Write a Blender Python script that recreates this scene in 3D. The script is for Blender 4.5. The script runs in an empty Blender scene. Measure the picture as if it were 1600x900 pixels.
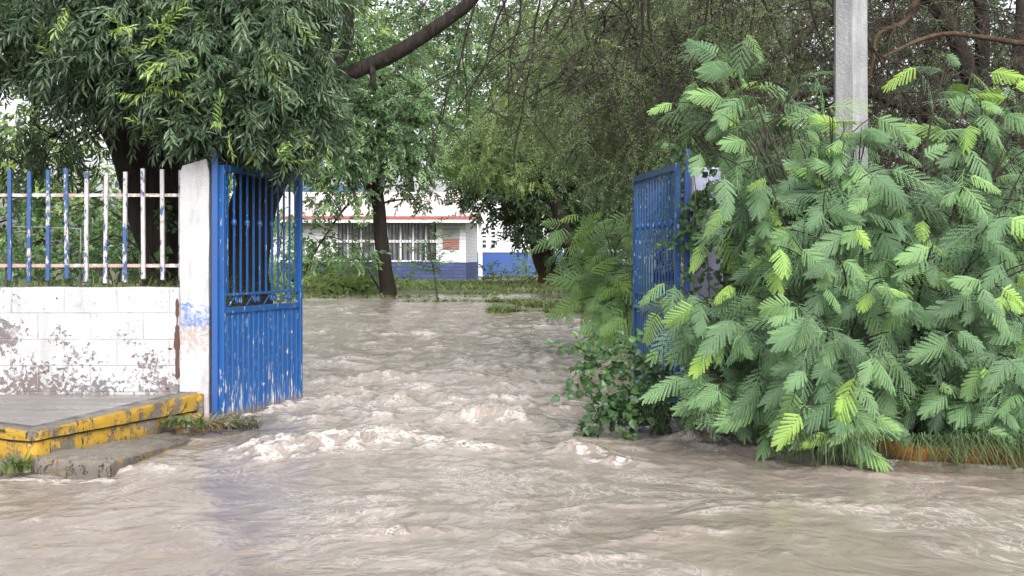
import bpy, math, random
import numpy as np
rng = np.random.default_rng(7)
random.seed(7)
C = bpy.context.scene
COL = C.collection
R = math.radians

# ------------------------------------------------------------------ camera, sky, sun, exposure
F, HZ, H = 2100.0, 400.0, 1.28          # focal length in photo pixels, horizon row, eye height over the street water
cam = bpy.data.objects.new('camera', bpy.data.cameras.new('camera'))
COL.objects.link(cam); C.camera = cam
cam.location = (0, 0, H); cam.rotation_euler = (R(90), 0, 0)
cam.data.sensor_width = 36; cam.data.lens = 36 * F / 1600
cam.data.shift_y = -(450 - HZ) / 1600
cam.data.clip_start = .1; cam.data.clip_end = 3000

world = bpy.data.worlds.new('World'); C.world = world; world.use_nodes = True
wn = world.node_tree.nodes; wl = world.node_tree.links
sky = wn.new('ShaderNodeTexSky'); sky.sky_type = 'NISHITA'; sky.sun_disc = False
SUN_EL, SUN_AZ = 37, 164                # azimuth from +Y, clockwise
sky.sun_elevation = R(SUN_EL); sky.sun_rotation = R(SUN_AZ)
sky.dust_density = 4; sky.air_density = 1.0; sky.ozone_density = 1
hs = wn.new('ShaderNodeHueSaturation'); hs.inputs['Saturation'].default_value = .16
wl.new(sky.outputs[0], hs.inputs['Color']); wl.new(hs.outputs[0], wn['Background'].inputs[0])
wn['Background'].inputs[1].default_value = .15

sl = bpy.data.lights.new('sun', 'SUN'); sl.energy = 1.5; sl.angle = R(40); sl.color = (1, .97, .93)
sun = bpy.data.objects.new('sun', sl); COL.objects.link(sun)
sun.rotation_euler = (R(90 - SUN_EL), 0, R(180 - SUN_AZ)); sun.location = (0, -5, 20)
C.view_settings.view_transform = 'Standard'; C.view_settings.look = 'None'
C.view_settings.exposure = 1.2; C.view_settings.gamma = 1.0; C.view_settings.use_curve_mapping = False
C.render.engine = 'CYCLES'
cy = C.cycles
cy.max_bounces = 6; cy.diffuse_bounces = 3; cy.glossy_bounces = 2; cy.transmission_bounces = 3; cy.transparent_max_bounces = 4
cy.use_denoising = True; cy.caustics_reflective = False; cy.caustics_refractive = False

# ------------------------------------------------------------------ helpers
def at(px, py, Y): return np.array([(px - 800) / F * Y, Y, H - (py - HZ) / F * Y])
def sm(a, b, x):
    t = np.clip((x - a) / (b - a), 0, 1); return t * t * (3 - 2 * t)
def unit(v): return v / np.maximum(np.linalg.norm(v, axis=-1, keepdims=True), 1e-9)

_perm = np.random.default_rng(3).permutation(256); _perm = np.concatenate([_perm, _perm])
_ang = np.random.default_rng(4).random(256) * 2 * math.pi; _gx = np.cos(_ang); _gy = np.sin(_ang)
def pn(x, y, seed=0):                                   # 2-D gradient noise, about -0.7..0.7
    xi = np.floor(x).astype(int); yi = np.floor(y).astype(int); xf = x - xi; yf = y - yi
    def g(ix, iy, dx, dy):
        a = _perm[(_perm[(ix + seed * 17) & 255] + iy) & 255]
        return _gx[a] * dx + _gy[a] * dy
    u = xf ** 3 * (xf * (xf * 6 - 15) + 10); v = yf ** 3 * (yf * (yf * 6 - 15) + 10)
    a = g(xi, yi, xf, yf); b = g(xi + 1, yi, xf - 1, yf); c = g(xi, yi + 1, xf, yf - 1); d = g(xi + 1, yi + 1, xf - 1, yf - 1)
    return (a + (b - a) * u) * (1 - v) + (c + (d - c) * u) * v
def fbm(x, y, o=4, seed=0):
    s = 0; a = 1
    for i in range(o): s = s + a * pn(x, y, seed + i); x = x * 2.03; y = y * 2.03; a *= .5
    return s
def ridge(x, y, o=3, seed=0):
    s = 0; a = 1
    for i in range(o): s = s + a * (1 - np.abs(pn(x, y, seed + i)) * 2.4); x = x * 2.1; y = y * 2.1; a *= .5
    return s / 1.75

class MB:
    def __init__(s): s.v = []; s.f = []; s.t = []; s.n = 0
    def add(s, V, Fc, tint=0.0):
        V = np.asarray(V, float).reshape(-1, 3); Fc = np.asarray(Fc, int)
        s.v.append(V); s.f.append(Fc + s.n); s.n += len(V)
        s.t.append(np.broadcast_to(np.asarray(tint, float), (len(V),)))
        return s
    def box(s, c, d, rz=0.0, tint=0.0, bev=0.0):        # centre, full size; bevelled when bev > 0
        h = np.array(d) / 2.0; M = np.array([[math.cos(rz), -math.sin(rz), 0], [math.sin(rz), math.cos(rz), 0], [0, 0, 1]])
        if bev <= 0:
            V = np.array([[x, y, z] for z in (-1, 1) for y in (-1, 1) for x in (-1, 1)]) * h
            Q = [[0, 2, 3, 1], [4, 5, 7, 6], [0, 1, 5, 4], [2, 6, 7, 3], [0, 4, 6, 2], [1, 3, 7, 5]]
            return s.add(V @ M.T + np.array(c), Q, tint)
        b = min(bev, h.min() * .9); hx, hy, hz = h
        def ring(x, y, z): return [[-x + b, -y, z], [x - b, -y, z], [x, -y + b, z], [x, y - b, z], [x - b, y, z], [-x + b, y, z], [-x, y - b, z], [-x, -y + b, z]]
        V = np.array(ring(hx - b, hy - b, -hz) + ring(hx, hy, -hz + b) + ring(hx, hy, hz - b) + ring(hx - b, hy - b, hz))
        Q = []
        for k in range(3):
            for i in range(8): j = (i + 1) % 8; Q.append([k * 8 + i, k * 8 + j, k * 8 + 8 + j, k * 8 + 8 + i])
        for o, fl in ((0, 1), (24, 0)):
            for q in ([0, 1, 2, 3], [0, 3, 4, 7], [7, 4, 5, 6]):
                q = [o + i for i in q]; Q.append(q[::-1] if fl else q)
        return s.add(V @ M.T + np.array(c), Q, tint)
    def bar(s, a, b, w, d=None, tint=0.0, up=(0, 0, 1)):  # rectangular bar from a to b
        a = np.array(a, float); b = np.array(b, float); d = d or w
        t = unit(b - a); u0 = np.array(up, float)
        if abs(t @ u0) > .95: u0 = np.array([0, 1., 0])
        r = unit(np.cross(t, u0)); u = np.cross(r, t)
        V = [p + sx * r * w / 2 + sz * u * d / 2 for p in (a, b) for sx, sz in ((-1, -1), (1, -1), (1, 1), (-1, 1))]
        Q = [[0, 1, 5, 4], [1, 2, 6, 5], [2, 3, 7, 6], [3, 0, 4, 7], [3, 2, 1, 0], [4, 5, 6, 7]]
        return s.add(V, Q, tint)
    def tubes(s, P, rad, sides=5, tint=0.0):            # batch: P (N,K,3), rad (N,K)
        P = np.asarray(P, float); rad = np.asarray(rad, float)
        if P.ndim == 2: P = P[None]; rad = rad[None]
        N, K, _ = P.shape
        T = unit(np.gradient(P, axis=1)); ref = np.array([.31, .77, .05]); ref = ref / np.linalg.norm(ref)
        A = np.cross(T, ref); bad = np.linalg.norm(A, axis=-1) < .15
        A[bad] = np.cross(T[bad], np.array([1., 0, 0])); A = unit(A); Bn = np.cross(T, A)
        an = np.arange(sides) * 2 * math.pi / sides
        V = P[:, :, None] + rad[:, :, None, None] * (np.cos(an)[None, None, :, None] * A[:, :, None] + np.sin(an)[None, None, :, None] * Bn[:, :, None])
        idx = np.arange(N * K * sides).reshape(N, K, sides); nx = np.roll(idx, -1, 2)
        Q = np.stack([idx[:, :-1], nx[:, :-1], nx[:, 1:], idx[:, 1:]], -1).reshape(-1, 4)
        t = np.broadcast_to(np.asarray(tint, float).reshape(-1, 1, 1) if np.ndim(tint) else tint, (N, K, sides)).reshape(-1)
        return s.add(V.reshape(-1, 3), Q, t)
    def prism(s, poly, z0, z1, tint=0.0):               # closed polygon (ccw seen from above); z1 number or list
        n = len(poly); z1 = np.broadcast_to(z1, (n,)); z0 = np.broadcast_to(z0, (n,))
        V = [(p[0], p[1], z0[i]) for i, p in enumerate(poly)] + [(p[0], p[1], z1[i]) for i, p in enumerate(poly)]
        s.add(V, [[i, (i + 1) % n, n + (i + 1) % n, n + i] for i in range(n)], tint)
        Vt = [(p[0], p[1], z1[i]) for i, p in enumerate(poly)]; cz = np.mean(np.array(Vt), 0)
        return s.add(Vt + [tuple(cz)], [[i, (i + 1) % n, n] for i in range(n)], tint)
    def build(s, name, mat, parent=None, smooth=False):
        me = bpy.data.meshes.new(name); V = np.concatenate(s.v)
        off = np.array(parent.matrix_world.translation) if parent else np.zeros(3)
        if parent and parent.parent: off = np.array(parent['base'])
        elif parent: off = np.array(parent['base']) if 'base' in parent else np.zeros(3)
        me.vertices.add(len(V)); me.vertices.foreach_set('co', (V - off).astype(np.float32).ravel())
        lens = np.concatenate([np.full(len(f), f.shape[1]) for f in s.f]); loops = np.concatenate([f.ravel() for f in s.f])
        me.loops.add(len(loops)); me.loops.foreach_set('vertex_index', loops.astype(np.int32))
        me.polygons.add(len(lens)); st = np.concatenate([[0], np.cumsum(lens)[:-1]])
        me.polygons.foreach_set('loop_start', st.astype(np.int32))
        a = me.attributes.new('tint', 'FLOAT', 'POINT'); a.data.foreach_set('value', np.concatenate(s.t).astype(np.float32))
        me.update(calc_edges=True)
        me.polygons.foreach_set('use_smooth', np.full(len(me.polygons), bool(smooth)))
        me.materials.append(mat)
        o = bpy.data.objects.new(name, me); COL.objects.link(o)
        if parent:
            o.parent = parent; o['base'] = [float(x) for x in off]
        return o

def thing(name, label, cat, base, group=None):
    o = bpy.data.objects.new(name, None); COL.objects.link(o); o.location = [float(x) for x in base]
    o['base'] = [float(x) for x in base]; o['label'] = label; o['category'] = cat; o.empty_display_size = .1
    if group: o['group'] = group
    return o
def tag(o, label, cat, group=None):
    o['label'] = label; o['category'] = cat
    if group: o['group'] = group
    return o
def kind(o, k): o['kind'] = k; return o

# ------------------------------------------------------------------ materials
class NT:
    def __init__(s, name):
        s.m = bpy.data.materials.new(name); s.m.use_nodes = True; s.t = s.m.node_tree
        s.b = s.t.nodes['Principled BSDF']; s.out = s.t.nodes['Material Output']
    def n(s, typ, **kw):
        nd = s.t.nodes.new('ShaderNode' + typ)
        for k, v in kw.items():
            if hasattr(nd, k) and k not in ('Scale',): setattr(nd, k, v)
            else: nd.inputs[k].default_value = v
        return nd
    def l(s, a, b): s.t.links.new(a, b)
    def pos(s): return s.n('NewGeometry').outputs['Position']
    def mapped(s, v, scale, loc=(0, 0, 0)):
        m = s.n('Mapping'); m.inputs['Scale'].default_value = scale; m.inputs['Location'].default_value = loc
        s.l(v, m.inputs[0]); return m.outputs[0]
    def noise(s, v, scale, detail=4, rough=.55, dist=0):
        n = s.n('TexNoise'); n.inputs['Scale'].default_value = scale; n.inputs['Detail'].default_value = detail
        n.inputs['Roughness'].default_value = rough; n.inputs['Distortion'].default_value = dist
        s.l(v, n.inputs['Vector']); return n.outputs['Fac']
    def ramp(s, f, stops):
        r = s.n('ValToRGB'); e = r.color_ramp.elements
        while len(e) < len(stops): e.new(.5)
        for k, (p, c) in zip(e, stops): k.position = p; k.color = (c, c, c, 1) if np.isscalar(c) else (*c, 1)
        s.l(f, r.inputs[0]); return r.outputs[0]
    def mix(s, f, a, b, mode='MIX'):
        m = s.n('MixRGB', blend_type=mode)
        for i, x in ((0, f), (1, a), (2, b)):
            if isinstance(x, bpy.types.NodeSocket): s.l(x, m.inputs[i])
            elif i == 0: m.inputs[0].default_value = x
            else: m.inputs[i].default_value = (*x, 1) if not np.isscalar(x) else (x, x, x, 1)
        return m.outputs[0]
    def math(s, op, a, b=0.0, c=None):
        m = s.n('Math', operation=op)
        for i, x in enumerate((a, b) if c is None else (a, b, c)):
            if isinstance(x, bpy.types.NodeSocket): s.l(x, m.inputs[i])
            else: m.inputs[i].default_value = x
        return m.outputs[0]
    def rng(s, x, a, b, c=0.0, d=1.0):
        m = s.n('MapRange'); m.interpolation_type = 'SMOOTHSTEP'
        s.l(x, m.inputs[0])
        for i, v in enumerate((a, b, c, d)): m.inputs[i + 1].default_value = v
        return m.outputs[0]
    def xyz(s, v):
        x = s.n('SeparateXYZ'); s.l(v, x.inputs[0]); return x.outputs
    def bump(s, h, dist=.01, strength=1.0, normal=None):
        b = s.n('Bump'); b.inputs['Distance'].default_value = dist; b.inputs['Strength'].default_value = strength
        s.l(h, b.inputs['Height'])
        if normal: s.l(normal, b.inputs['Normal'])
        s.l(b.outputs[0], s.b.inputs['Normal']); return b.outputs[0]
    def col(s, c):
        if isinstance(c, bpy.types.NodeSocket): s.l(c, s.b.inputs['Base Color'])
        else: s.b.inputs['Base Color'].default_value = (*c, 1)
    def set(s, **kw):
        for k, v in kw.items():
            k = k.replace('_', ' ')
            if isinstance(v, bpy.types.NodeSocket): s.l(v, s.b.inputs[k])
            else: s.b.inputs[k].default_value = v
        return s.m

def leaf_mat(name, stops, rough=.45, trans=.3, spec=.5):
    t = NT(name); a = t.n('Attribute', attribute_name='tint')
    c = t.ramp(a.outputs['Fac'], stops)
    nz = t.noise(t.pos(), 1.3, 2)
    c2 = t.mix(1.0, c, t.ramp(nz, [(.25, .78), (.75, 1.18)]), 'MULTIPLY')
    t.col(c2); t.set(Roughness=rough, Specular_IOR_Level=spec)
    tr = t.n('BsdfTranslucent'); t.l(t.mix(1.0, c2, (1.25, 1.2, .55), 'MULTIPLY'), tr.inputs[0])
    ms = t.n('MixShader'); ms.inputs[0].default_value = trans
    t.l(t.b.outputs[0], ms.inputs[1]); t.l(tr.outputs[0], ms.inputs[2]); t.l(ms.outputs[0], t.out.inputs[0])
    return t.m
def bark_mat(name, a, b, scale=6.0, stretch=.18, bump=.03):
    t = NT(name); p = t.mapped(t.pos(), (1, 1, stretch))
    n1 = t.noise(p, scale * 3, 8, .68, .8); n2 = t.noise(t.pos(), 1.6, 3)
    c = t.ramp(n1, [(.3, a), (.72, b)]); t.col(t.mix(1.0, c, t.ramp(n2, [(.3, .65), (.7, 1.2)]), 'MULTIPLY'))
    t.bump(n1, bump); return t.set(Roughness=.9, Specular_IOR_Level=.15)
def paint_mat(name, base, under, rust, amount, stretch=.25, scale=16.0, rough=.42, gradz=None, gradx=None, bright=None, scratch=None):
    """worn paint: undercoat shows through in flakes, a little rust"""
    t = NT(name); p0 = t.pos(); p = t.mapped(p0, (1, 1, stretch))
    n = t.noise(p, scale, 6, .65); n2 = t.noise(p, scale * .22, 3); s = t.math('MULTIPLY_ADD', n2, .55, n)
    X, Y, Z = t.xyz(p0)
    if gradz: s = t.math('ADD', s, t.rng(Z, gradz[0], gradz[1], gradz[2], 0.0))
    if gradx: s = t.math('ADD', s, t.rng(X, gradx[0], gradx[1], 0.0, gradx[2]))
    mk = t.rng(s, amount, amount + .06)
    if scratch: mk = t.math('MAXIMUM', mk, t.rng(t.noise(t.mapped(p0, (1, 1, .22), (4, 1, 2)), 62, 4, .6), scratch, scratch + .03))
    var = t.mix(t.noise(p0, 5, 3), base, bright or tuple(x * 1.25 for x in base))
    n3 = t.noise(t.mapped(p0, (1, 1, 1), (3, 5, 9)), 21, 5, .7)
    u = t.mix(t.rng(n3, .56, .66), under, rust)
    c = t.mix(mk, var, u)
    if scratch: c = t.mix(t.rng(t.math('SUBTRACT', t.math('MULTIPLY_ADD', n, .22, -.02), Z), -.03, .05), c, (.15, .115, .09)); c = t.mix(t.math('MULTIPLY', t.rng(t.noise(p0, 3.1, 5, .7), .5, .75), .35), c, (.045, .075, .16))
    t.col(c); t.bump(t.math('MULTIPLY', mk, -1.0), .002)
    return t.set(Roughness=rough)
def plain(name, c, rough=.6, var=.2, scale=6, bump=0.0, metallic=0.0, spec=.5):
    t = NT(name); n = t.noise(t.pos(), scale, 5, .6)
    t.col(t.mix(n, tuple(x * (1 - var) for x in c), tuple(min(1, x * (1 + var)) for x in c)))
    if bump: t.bump(t.noise(t.pos(), scale * 6, 6, .7), bump)
    return t.set(Roughness=rough, Metallic=metallic, Specular_IOR_Level=spec)

BLUE, WHITE, RUST = (.009, .052, .20), (.44, .44, .46), (.22, .09, .06)
M = {}
M['blue'] = paint_mat('blue_paint', BLUE, WHITE, RUST, .98, scale=18)
M['blue_gate'] = paint_mat('blue_gate_paint', (.0065, .054, .188), WHITE, (.36, .25, .23), .99, stretch=.16, scale=50, gradz=(.0, .62, .20), bright=(.010, .074, .24), scratch=.632)
M['picket'] = paint_mat('picket_paint', (.020, .052, .150), (.335, .325, .33), (.23, .16, .13), .88, stretch=.4, scale=34, gradx=(-4.2, -2.6, .22))
M['rail'] = paint_mat('rail_paint', (.40, .385, .385), (.32, .23, .20), RUST, .68, stretch=1, scale=14)
M['brace'] = plain('galvanised_wire', (.2, .2, .2), .5)
M['dark_steel'] = plain('dark_steel', (.03, .03, .032), .6)

def wall_mat():
    t = NT('peeling_white_wall'); p = t.pos(); X, Y, Z = t.xyz(p)
    cv = t.n('CombineXYZ'); t.l(X, cv.inputs[0]); t.l(t.math('ADD', Z, -.245 + .6), cv.inputs[1])
    br = t.n('TexBrick'); t.l(cv.outputs[0], br.inputs[0])
    for k, v in (('Scale', 1.0), ('Mortar Size', .006), ('Mortar Smooth', .6), ('Brick Width', .4), ('Row Height', .2)): br.inputs[k].default_value = v
    br.offset = .5
    n = t.noise(p, 26, 9, .72, .4); big = t.noise(t.mapped(p, (1, 1, 1.3)), 2.3, 3, .5)
    low = t.rng(Z, .22, .72, .16, .0); s = t.math('ADD', t.math('MULTIPLY_ADD', big, .5, n), low)
    for cx_, cz_, r_, g_ in ((-3.90, .70, .34, .26), (-3.45, .66, .18, .10), (-3.2, .55, .26, .09), (-2.75, .52, .25, .09)):     # flaked areas higher up
        dd = t.math('SQRT', t.math('ADD', t.math('POWER', t.math('SUBTRACT', X, cx_), 2.0), t.math('POWER', t.math('MULTIPLY', t.math('SUBTRACT', Z, cz_), 1.6), 2.0)))
        s = t.math('ADD', s, t.rng(dd, .02, r_, g_, 0.0))
    mk = t.rng(s, .895, .925)
    und = t.mix(t.rng(t.noise(p, 2.1, 3), .42, .58), (.115, .106, .116), (.118, .092, .088))
    und = t.mix(t.rng(t.noise(p, 9, 4), .55, .7), und, (.25, .23, .23))
    stain = t.noise(t.mapped(p, (5, 5, .8)), 1.6, 6, .65)
    wht = t.mix(t.rng(stain, .45, .75), (.365, .365, .378), (.27, .266, .274))
    wht = t.mix(t.math('MULTIPLY', t.rng(t.noise(p, 3.4, 7, .72, .5), .48, .72), .6), wht, (.23, .22, .215)); wht = t.mix(t.rng(t.noise(p, 44, 4, .7), .62, .72), wht, (.25, .235, .225))
    c = t.mix(mk, wht, und)
    c = t.mix(t.math('MULTIPLY', br.outputs['Fac'], t.rng(t.noise(p, 7, 5, .7), .38, .66, .05, .75)), c, (.25, .235, .235))
    t.col(c)
    h = t.math('ADD', t.math('MULTIPLY', br.outputs['Fac'], -.5), t.math('MULTIPLY', mk, -.25)); h = t.math('ADD', h, t.math('MULTIPLY', t.noise(p, 60, 5, .7), .3))
    t.bump(h, .006); return t.set(Roughness=.75)
M['wall'] = wall_mat()
def pillar_mat():
    t = NT('pillar_paint'); p = t.pos(); X, Y, Z = t.xyz(p)
    n = t.noise(p, 20, 8, .7, .3); big = t.noise(p, 5, 3)
    s = t.math('MULTIPLY_ADD', big, .45, n)
    d = t.math('ABSOLUTE', t.math('SUBTRACT', Z, .84)); blue = t.rng(t.math('SUBTRACT', s, t.math('MULTIPLY', d, 1.9)), .58, .62)
    d2 = t.math('ABSOLUTE', t.math('SUBTRACT', Z, .68)); pk = t.rng(t.math('SUBTRACT', s, t.math('MULTIPLY', d2, 1.6)), .56, .60)
    lowm = t.rng(t.math('ADD', s, t.rng(Z, .05, .5, .32, .0)), .95, .98)
    w = t.mix(t.rng(t.noise(t.mapped(p, (6, 6, 1)), 2, 6, .7), .45, .75), (.365, .365, .378), (.255, .25, .26))
    c = t.mix(t.math('MULTIPLY', pk, t.rng(t.noise(p, 26, 5, .7), .4, .56)), w, (.30, .235, .215)); c = t.mix(t.math('MULTIPLY', blue, t.rng(t.noise(p, 22, 6, .75), .40, .56, .1, .92)), c, (.065, .14, .36)); c = t.mix(lowm, c, (.36, .27, .25))
    t.col(c); t.bump(t.math('ADD', n, t.noise(p, 70, 4, .7)), .006); return t.set(Roughness=.8)
M['pillar'] = pillar_mat()
M['lavender'] = paint_mat('lavender_pillar', (.30, .30, .42), (.3, .26, .27), (.3, .25, .25), 1.0, stretch=.8, scale=9, rough=.8)
def kerb_mat(name, yel, conc, amount, tintlim=None):
    t = NT(name); p = t.pos(); n = t.noise(p, 42, 8, .72, .3); big = t.noise(p, 5.5, 4, .6); s = t.math('MULTIPLY_ADD', n, .85, big)
    mk = t.rng(s, amount, amount + .035)
    a = t.n('Attribute', attribute_name='tint')          # 1 where the face was painted, 0 on bare concrete tops
    mk = t.math('MULTIPLY', mk, a.outputs['Fac'])
    ck = t.rng(t.math('ABSOLUTE', t.math('SUBTRACT', t.noise(t.mapped(p, (1, 1, .6)), 1.9, 5, .6, .6), .5)), .0, .0065, 1.0, 0.0)
    cc = t.mix(t.noise(p, 5, 6, .7), tuple(x * .65 for x in conc), tuple(x * 1.25 for x in conc))
    wetk = t.rng(t.xyz(p)[2], .02, .10, .6, 1.0); t.col(t.mix(1.0, t.mix(ck, t.mix(mk, cc, t.mix(t.noise(p, 30, 4), tuple(x * .8 for x in yel), yel)), (.018, .015, .013)), wetk, 'MULTIPLY'))
    t.bump(t.math('ADD', t.math('ADD', t.noise(p, 60, 6, .75), t.noise(p, 9, 5, .6)), t.math('MULTIPLY', mk, .3)), .014)
    wet = t.rng(t.noise(p, 4, 3), .35, .6, .12, .6)
    return t.set(Roughness=t.mix(a.outputs['Fac'], wet, .75))
M['kerb'] = kerb_mat('yellow_kerb_paint', (.47, .28, .022), (.15, .135, .12), .875)
M['kerb_low'] = kerb_mat('faded_yellow_kerb', (.40, .26, .04), (.205, .182, .157), .97)
M['kerb_orange'] = kerb_mat('orange_kerb_paint', (.46, .19, .035), (.2, .14, .10), .87)
def pave_mat():
    t = NT('wet_concrete'); p = t.pos(); n = t.noise(t.mapped(p, (.5, 1.6, 1)), 4, 7, .65)
    t.col(t.ramp(n, [(.3, (.13, .12, .11)), (.7, (.23, .21, .20))]))
    t.bump(t.noise(p, 40, 5, .7), .004); return t.set(Roughness=t.rng(t.noise(t.mapped(p, (.6, 2, 1)), 2.2, 4), .4, .62, .06, .5))
M['pave'] = pave_mat()
def pole_mat():
    t = NT('pole_concrete'); p = t.pos(); a = t.noise(t.mapped(p, (9, 9, .8)), 1.5, 7, .7); b = t.noise(p, 3.0, 5, .65); g_ = t.noise(p, 45, 4, .7)
    c = t.ramp(b, [(.3, (.19, .19, .20)), (.7, (.28, .28, .29))]); c = t.mix(1.0, c, t.ramp(a, [(.3, .62), (.62, 1.1)]), 'MULTIPLY'); c = t.mix(t.rng(g_, .62, .72), c, (.12, .12, .12))
    t.col(c); t.bump(t.math('ADD', b, g_), .008); return t.set(Roughness=.9)
M['concrete'] = pole_mat()
M['concrete_plain'] = plain('pole_concrete', (.25, .25, .262), .85, .28, 2.6, .006)
def ground_mat():
    t = NT('muddy_ground'); p = t.pos(); n = t.noise(p, 1.1, 6, .6); g = t.noise(p, .35, 4)
    c = t.ramp(n, [(.3, (.07, .055, .035)), (.7, (.14, .11, .075))])
    t.col(t.mix(t.rng(g, .4, .6), c, (.05, .08, .025))); t.bump(t.noise(p, 9, 6), .05); return t.set(Roughness=.8)
M['ground'] = ground_mat()
M['bark_dark'] = bark_mat('dark_bark', (.010, .0085, .0075), (.046, .038, .032))
M['bark_mid'] = bark_mat('brown_bark', (.008, .0062, .0052), (.030, .0225, .018))
M['bark_red'] = bark_mat('reddish_bark', (.035, .022, .015), (.115, .075, .052))
M['twig'] = bark_mat('twig_bark', (.018, .0145, .0125), (.066, .054, .046), 9, 1, .003)
M['stem_green'] = plain('green_stem', (.10, .12, .05), .6)
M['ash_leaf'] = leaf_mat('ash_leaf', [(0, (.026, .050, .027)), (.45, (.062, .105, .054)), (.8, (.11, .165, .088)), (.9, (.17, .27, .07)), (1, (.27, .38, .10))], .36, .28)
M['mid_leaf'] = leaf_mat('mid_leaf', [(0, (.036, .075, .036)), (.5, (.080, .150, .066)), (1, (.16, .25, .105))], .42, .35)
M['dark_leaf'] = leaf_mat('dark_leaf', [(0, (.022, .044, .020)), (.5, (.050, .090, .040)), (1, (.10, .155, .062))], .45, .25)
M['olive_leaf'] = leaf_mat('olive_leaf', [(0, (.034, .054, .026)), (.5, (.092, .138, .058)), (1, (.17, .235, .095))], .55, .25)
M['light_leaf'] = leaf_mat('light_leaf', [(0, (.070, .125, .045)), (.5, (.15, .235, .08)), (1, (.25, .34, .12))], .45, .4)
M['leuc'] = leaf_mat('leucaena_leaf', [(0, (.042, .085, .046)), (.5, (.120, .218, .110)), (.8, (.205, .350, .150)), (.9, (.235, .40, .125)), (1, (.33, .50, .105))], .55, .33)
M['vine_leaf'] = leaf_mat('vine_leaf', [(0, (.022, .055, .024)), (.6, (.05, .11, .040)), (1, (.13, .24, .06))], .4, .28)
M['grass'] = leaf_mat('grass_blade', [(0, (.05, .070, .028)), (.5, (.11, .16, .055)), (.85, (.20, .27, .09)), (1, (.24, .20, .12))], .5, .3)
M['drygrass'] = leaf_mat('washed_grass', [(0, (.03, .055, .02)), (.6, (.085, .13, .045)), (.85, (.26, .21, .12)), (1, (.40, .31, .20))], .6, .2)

# ------------------------------------------------------------------ the water and the ground
def wlevel(X, Y): return .46 * sm(9.2, 24, Y) ** .85 * (1 - .25 * sm(34, 50, Y))
def bank(Y): return 2.9 + .34 * np.maximum(Y - 11, 0)
def glevel(X, Y):
    w = wlevel(X, Y)
    g = w - .22
    b = np.where(Y > 10.4, sm(0, 2.2, np.abs(X + .2) - bank(Y)), 0)
    g = g + b * (.42 + .12 * fbm(X * .4, Y * .4, 3, 5))
    far = sm(24, 30, Y)
    g = g * (1 - far) + far * (w + .02 + .09 * fbm(X * .25 + 7, Y * .22, 3, 9) + b * .2)
    g = np.where(Y > 62, .45 + 0 * X, g)
    g = np.where(Y < 10.2, -.28, g)
    return g
ys = np.concatenate([np.linspace(-60, 8, 18), np.linspace(8.3, 70, 190), np.geomspace(74, 1200, 22)])
xs = np.concatenate([-np.geomspace(1000, 31, 14), np.linspace(-30, 30, 150), np.geomspace(31, 1000, 14)])
GX, GY = np.meshgrid(xs, ys); GZ = glevel(GX, GY)
def grid_faces(n, m):
    i = np.arange(n * m).reshape(n, m); return np.stack([i[:-1, :-1], i[:-1, 1:], i[1:, 1:], i[1:, :-1]], -1).reshape(-1, 4)
g = MB(); g.add(np.stack([GX, GY, GZ], -1), grid_faces(*GX.shape)); kind(g.build('ground', M['ground'], None, True), 'structure')

WAVES = [  # px, py, half length px, height m, thickness m, slope dY/dX, foam
    (500, 698, 135, .085, .36, .05, 1.15), (425, 710, 60, .06, .28, 0, 1.1), (590, 690, 60, .055, .24, .2, .9), (755, 655, 66, .14, .34, .1, .7),
    (612, 628, 36, .10, .28, .5, .5), (545, 606, 40, .06, .24, .3, .4), (910, 706, 45, .08, .20, -.35, .95), (965, 722, 55, .05, .18, -.6, .8),
    (1170, 706, 110, .055, .18, -.75, .85), (1085, 690, 40, .07, .16, -.3, .8), (690, 690, 60, .03, .16, 0, .7), (800, 600, 60, .06, .25, .2, .4), (880, 640, 50, .05, .22, 0, .6),
    (640, 672, 70, .04, .2, .1, .7), (1010, 668, 80, .04, .18, -.2, .5), (1300, 690, 60, .05, .15, -.4, .6), (1400, 700, 70, .05, .16, -.5, .6), (700, 575, 50, .05, .3, .1, .3),
    (600, 577, 60, .05, .3, 0, .3), (505, 585, 40, .06, .25, .1, .3), (120, 738, 90, .03, .10, .05, .9), (250, 733, 60, .025, .1, .25, .7), (840, 562, 60, .04, .3, .1, .3),
    (660, 828, 60, .02, .10, .15, .6), (590, 836, 60, .018, .08, .2, .6), (1050, 835, 140, .02, .12, .35, .5), (930, 868, 120, .02, .12, .4, .5), (1250, 790, 220, .018, .12, -.12, .3),
    (480, 655, 50, .04, .2, .1, .7), (1000, 790, 160, .015, .1, .3, .4), (760, 700, 60, .03, .16, .3, .6), (560, 780, 100, .012, .09, .1, .35), (1350, 740, 130, .03, .12, -.25, .35), (700, 615, 40, .05, .22, .2, .4)]
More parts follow.
